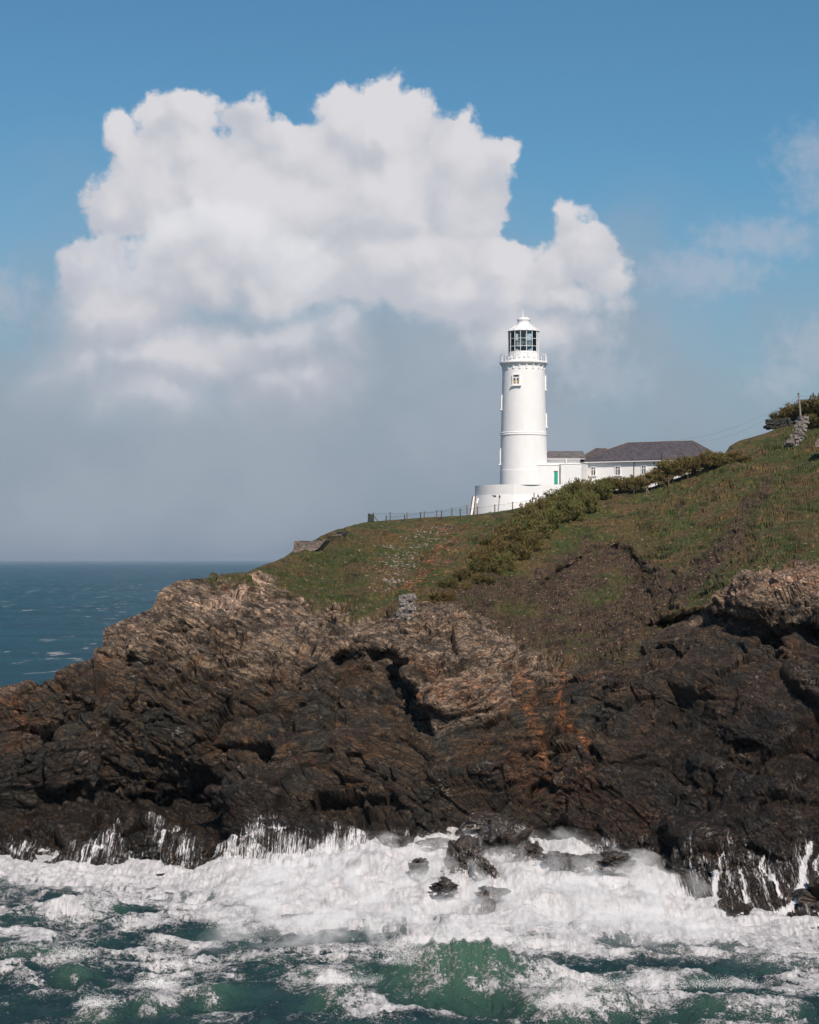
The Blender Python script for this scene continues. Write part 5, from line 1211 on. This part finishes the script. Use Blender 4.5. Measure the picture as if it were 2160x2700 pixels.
# ------------------------------------------------------------------ water pouring off the ledges
mw, n = mat('falling_water')
fu = n.attr('flow', 'Vector'); dn = n.attr('m_water')
st1 = n.noise(n.vm('MULTIPLY', fu, (5.5, .8, 1)), 1.0, 8, .72, dist=.6); st2 = n.noise(n.vm('MULTIPLY', fu, (15, 3.5, 1)), 1.0, 6, .75, dist=.5)
blotw = n.noise(n.vm('MULTIPLY', fu, (.55, .35, 1)), 1.0, 4, .6)
al = n.ss(n.m('ADD', n.m('ADD', n.m('MULTIPLY', st1, .75), n.m('MULTIPLY', st2, .75)), n.m('ADD', n.m('MULTIPLY', blotw, .5), n.m('MULTIPLY', dn, .46))), 1.18, 1.34)
n.b.inputs['Base Color'].default_value = (.80, .77, .765, 1); n.b.inputs['Roughness'].default_value = .6
n.put(n.b.inputs['Alpha'], n.m('MULTIPLY', al, .95)); n.put(n.b.inputs['Normal'], n.bump(n.m('ADD', st1, st2), .7, .2))
M['veil'] = mw
wm = np.zeros_like(px)
def veil(poly, a, soft=10):
    global wm
    wm = np.maximum(wm, a * blur(inpoly(px + w2 * 22, py + w1 * 30, poly).astype(float), soft))
veil([(500,2400),(560,2290),(640,2220),(700,2205),(770,2195),(850,2205),(900,2225),(900,2400),(850,2450),(600,2460)], .78, 12)
veil([(900,2240),(1000,2208),(1100,2205),(1180,2200),(1240,2176),(1330,2180),(1400,2185),(1450,2205),(1650,2236),(1560,2262),(1640,2290),(1760,2300),(1800,2330),(1840,2400),(1700,2460),(900,2460)], .85, 9)
veil([(0,2215),(520,2215),(560,2290),(480,2400),(0,2350)], .32, 14)
veil([(1640,2250),(2160,2230),(2400,2300),(2400,2500),(1860,2440),(1800,2360)], .33, 14)
for pl, wd, a in [([(2140,2240),(2120,2290),(2112,2350),(2080,2400),(2050,2420)], 12, 1.1), ([(240,2225),(215,2300)], 5, .8), ([(410,2190),(414,2240),(400,2290)], 16, .62), ([(470,2200),(440,2235),(425,2290)], 5, .9), ([(30,2240),(55,2260),(50,2310)], 12, .7), ([(110,2240),(115,2300)], 5, .7),
                 ([(270,2240),(250,2270),(230,2320)], 9, .85), ([(1890,2300),(1892,2345),(1890,2395)], 10, .95), ([(1910,2255),(1905,2280),(1915,2300)], 5, .8), ([(2010,2255),(2000,2290),(2040,2330),(2065,2380)], 7, .9), ([(1960,2290),(1965,2390)], 7, .7), ([(1840,2245),(1835,2300)], 4, .7), ([(2180,2240),(2150,2290)], 8, .8), ([(320,2200),(325,2240)], 4, .7), ([(90,2230),(80,2300),(100,2330)], 6, .6), ([(690,2215),(760,2205),(830,2212)], 5, .9)]:
    wm = np.maximum(wm, a * np.exp(-(lined(px + w2 * 14, py, pl) / wd) ** 2))
wm = wm * np.where(wm > .35, sstep(py, 2170, 2380) * .52 + .50 + .35 * w2, 1)
kk = (wm > .08) & (back == 0)
Nf = gnorm(blur(Xd, 2), blur(Yd, 2), blur(Zd, 2)); Nf = Nf * np.sign((Nf * N).sum(-1, keepdims=True))
vp_ = pts + Nf * .10 + np.array([0, -.10, .03])
flow = np.stack([Xd + .25 * Zd * np.sign(px - 1300) * 0, Zd - .35 * Yd, Yd * .15], -1)
wf_ = grid_mesh('water_streams', vp_, nr, nc, mw, {'m_water': wm, 'flow': flow}, True, kk)
tag(wf_, 'white water streaming down over the ledges at the cliff foot', 'water', kind='stuff')
# ------------------------------------------------------------------ spray: droplets thrown up along the surf
def seaz(xv, yv):
    ii = np.interp(yv, Ds, np.arange(len(Ds))); jj = np.interp(xv / yv, cs, np.arange(ncs))
    return h[np.clip(ii.round().astype(int), 0, len(Ds) - 1), np.clip(jj.round().astype(int), 0, ncs - 1)]
dr_p = []
def puff(pxc, pyc, D_, rx, rz, n_, up_w=1.0, pw=.6):
    n_ = n_ * 3; rx *= 1.1; rz *= 1.15
    r_ = rg.random(n_) ** pw; a = rg.uniform(0, pi, n_); s_ = D_ / F; r_ = r_ * (1 + .35 * perlin(np.cos(a) * 4 + pxc, np.sin(a) * 4, a * 0, 5) * 2)
    c_ = P(pxc, pyc, D_)
    dr_p.append(np.stack([c_.x + rx * s_ * r_ * np.cos(a) + rg.normal(0, .1, n_), c_.y + rg.normal(0, .5, n_), c_.z + rz * s_ * r_ * np.sin(a) * rg.uniform(.3, 1, n_)], 1))
puff(1230, 2490, 124, 190, 42, 9000); puff(1080, 2540, 123, 60, 70, 3500); puff(1545, 2600, 118, 160, 30, 3500); puff(1490, 2655, 114.3, 80, 50, 5000); puff(1900, 2600, 117, 120, 24, 1500)
puff(410, 2600, 118.5, 60, 30, 1800); puff(255, 2650, 115, 55, 30, 1500); puff(190, 2520, 126, 60, 28, 1500); puff(900, 2590, 119.5, 90, 26, 1800)
for a, b_, D_, rx, rz, k in [(880,2260,166,120,30,3500),(1180,2240,164,90,40,3000),(1370,2230,162,50,50,3000),(1560,2260,160,90,36,3000),(1760,2340,156,80,40,3500),(1820,2400,151,60,40,2500),(600,2380,160,120,40,4000),(760,2400,158,130,60,5000),(2060,2420,150,100,30,2500),(120,2300,172,150,26,2500),(420,2330,168,110,26,2500)]:
    puff(a, b_, D_, rx, rz, k)
q = np.concatenate(dr_p); n_ = len(q)
sz = (.006 + .022 * rg.random(n_) ** 4)[:, None, None]
TET = np.array([(0, 0, 1.), (.94, 0, -.33), (-.47, .82, -.33), (-.47, -.82, -.33)])
v = q[:, None] + TET[None] * sz * rg.uniform(.6, 1.4, (n_, 4, 3))
f_ = (np.array([(0, 1, 2), (0, 2, 3), (0, 3, 1), (1, 3, 2)])[None] + 4 * np.arange(n_)[:, None, None]).reshape(-1, 3)
M['spray'] = simple('spray', (.82, .80, .79), .6, .05, 1)
o = raw_mesh('sea_spray', v.reshape(-1, 3), f_, M['spray']); tag(o, 'fine white spray thrown up by the breaking waves', 'spray', kind='stuff')
# ------------------------------------------------------------------ sea air
hb = MB().box((0, 14000, 50), (28000, 30000, 104)).build('haze', M['dark']); mh = bpy.data.materials.new('haze'); mh.use_nodes = True; nh = NT(mh.node_tree); nh.n.clear()
ov_ = nh.new('ShaderNodeOutputMaterial'); pvv = nh.new('ShaderNodeVolumePrincipled'); pvv.inputs['Color'].default_value = (.52, .60, .72, 1); pvv.inputs['Density'].default_value = .00004; pvv.inputs['Anisotropy'].default_value = .0
nh.l.new(pvv.outputs[0], ov_.inputs['Volume']); hb.data.materials[0] = mh; tag(hb, 'pale sea haze', 'haze', kind='stuff')

# ------------------------------------------------------------------ drifting spray mist over the breaking surf
mm = bpy.data.materials.new('spray_mist'); mm.use_nodes = True; nm = NT(mm.node_tree); nm.n.clear()
om = nm.new('ShaderNodeOutputMaterial'); vs_ = nm.new('ShaderNodeVolumeScatter'); vs_.inputs['Color'].default_value = (1.0, .98, .97, 1); vs_.inputs['Anisotropy'].default_value = -.35
pm = nm.new('ShaderNodeNewGeometry').outputs['Position']; xm, ym, zm = nm.sep(pm)
nz = nm.noise(nm.vm('MULTIPLY', pm, (.42, .25, .50)), 1.0, 4, .6, dist=.6)
topf = nm.ss(nm.m('ADD', nm.m('SUBTRACT', zm, nm.m('MULTIPLY', nm.m('SUBTRACT', ym, 136), .11)), nm.m('MULTIPLY', nm.m('SUBTRACT', nz, .5), -4.0)), 2.6, .4)
side = nm.m('MULTIPLY', nm.ss(xm, -17, -10), nm.ss(xm, 26, 18)); dep = nm.m('MULTIPLY', nm.ss(ym, 133, 140), nm.ss(ym, 168, 160))
nm.put(vs_.inputs['Density'], nm.m('MULTIPLY', nm.m('MULTIPLY', nm.m('MULTIPLY', topf, side), nm.m('MULTIPLY', dep, nm.ss(nz, .44, .66))), .30))
nm.l.new(vs_.outputs[0], om.inputs['Volume'])
mx_, my_ = np.meshgrid(np.linspace(-17, 26, 70), np.linspace(133.5, 167, 56))
mz_ = seaz(mx_, my_); mz_ = blur(mz_, 2)
ed_ = sstep(mx_, -17, -12) * sstep(-mx_, -26, -21) * sstep(my_, 133.5, 137) * sstep(-my_, -167, -163)
tz_ = mz_ + .05 + ed_ * (1.5 + 1.1 * fbm(mx_ / 4, my_ / 4, 0 * mx_, 3, .5, seed=111)); bz_ = mz_ - .6
vv2 = np.concatenate([np.stack([mx_, my_, tz_], -1).reshape(-1, 3), np.stack([mx_, my_, bz_], -1).reshape(-1, 3)])
id_ = np.arange(56 * 70).reshape(56, 70); off2 = 56 * 70
tq = np.stack([id_[:-1, :-1], id_[:-1, 1:], id_[1:, 1:], id_[1:, :-1]], -1).reshape(-1, 4)
rim = np.concatenate([id_[0, :], id_[1:, -1], id_[-1, -2::-1], id_[-2:0:-1, 0]]); r2_ = np.roll(rim, -1)
sq = np.stack([rim, rim + off2, r2_ + off2, r2_], -1)
mist = raw_mesh('spray_mist', vv2, np.concatenate([tq, tq[:, ::-1] + off2, sq]), mm); tag(mist, 'white mist hanging over the breaking surf', 'mist', kind='stuff')
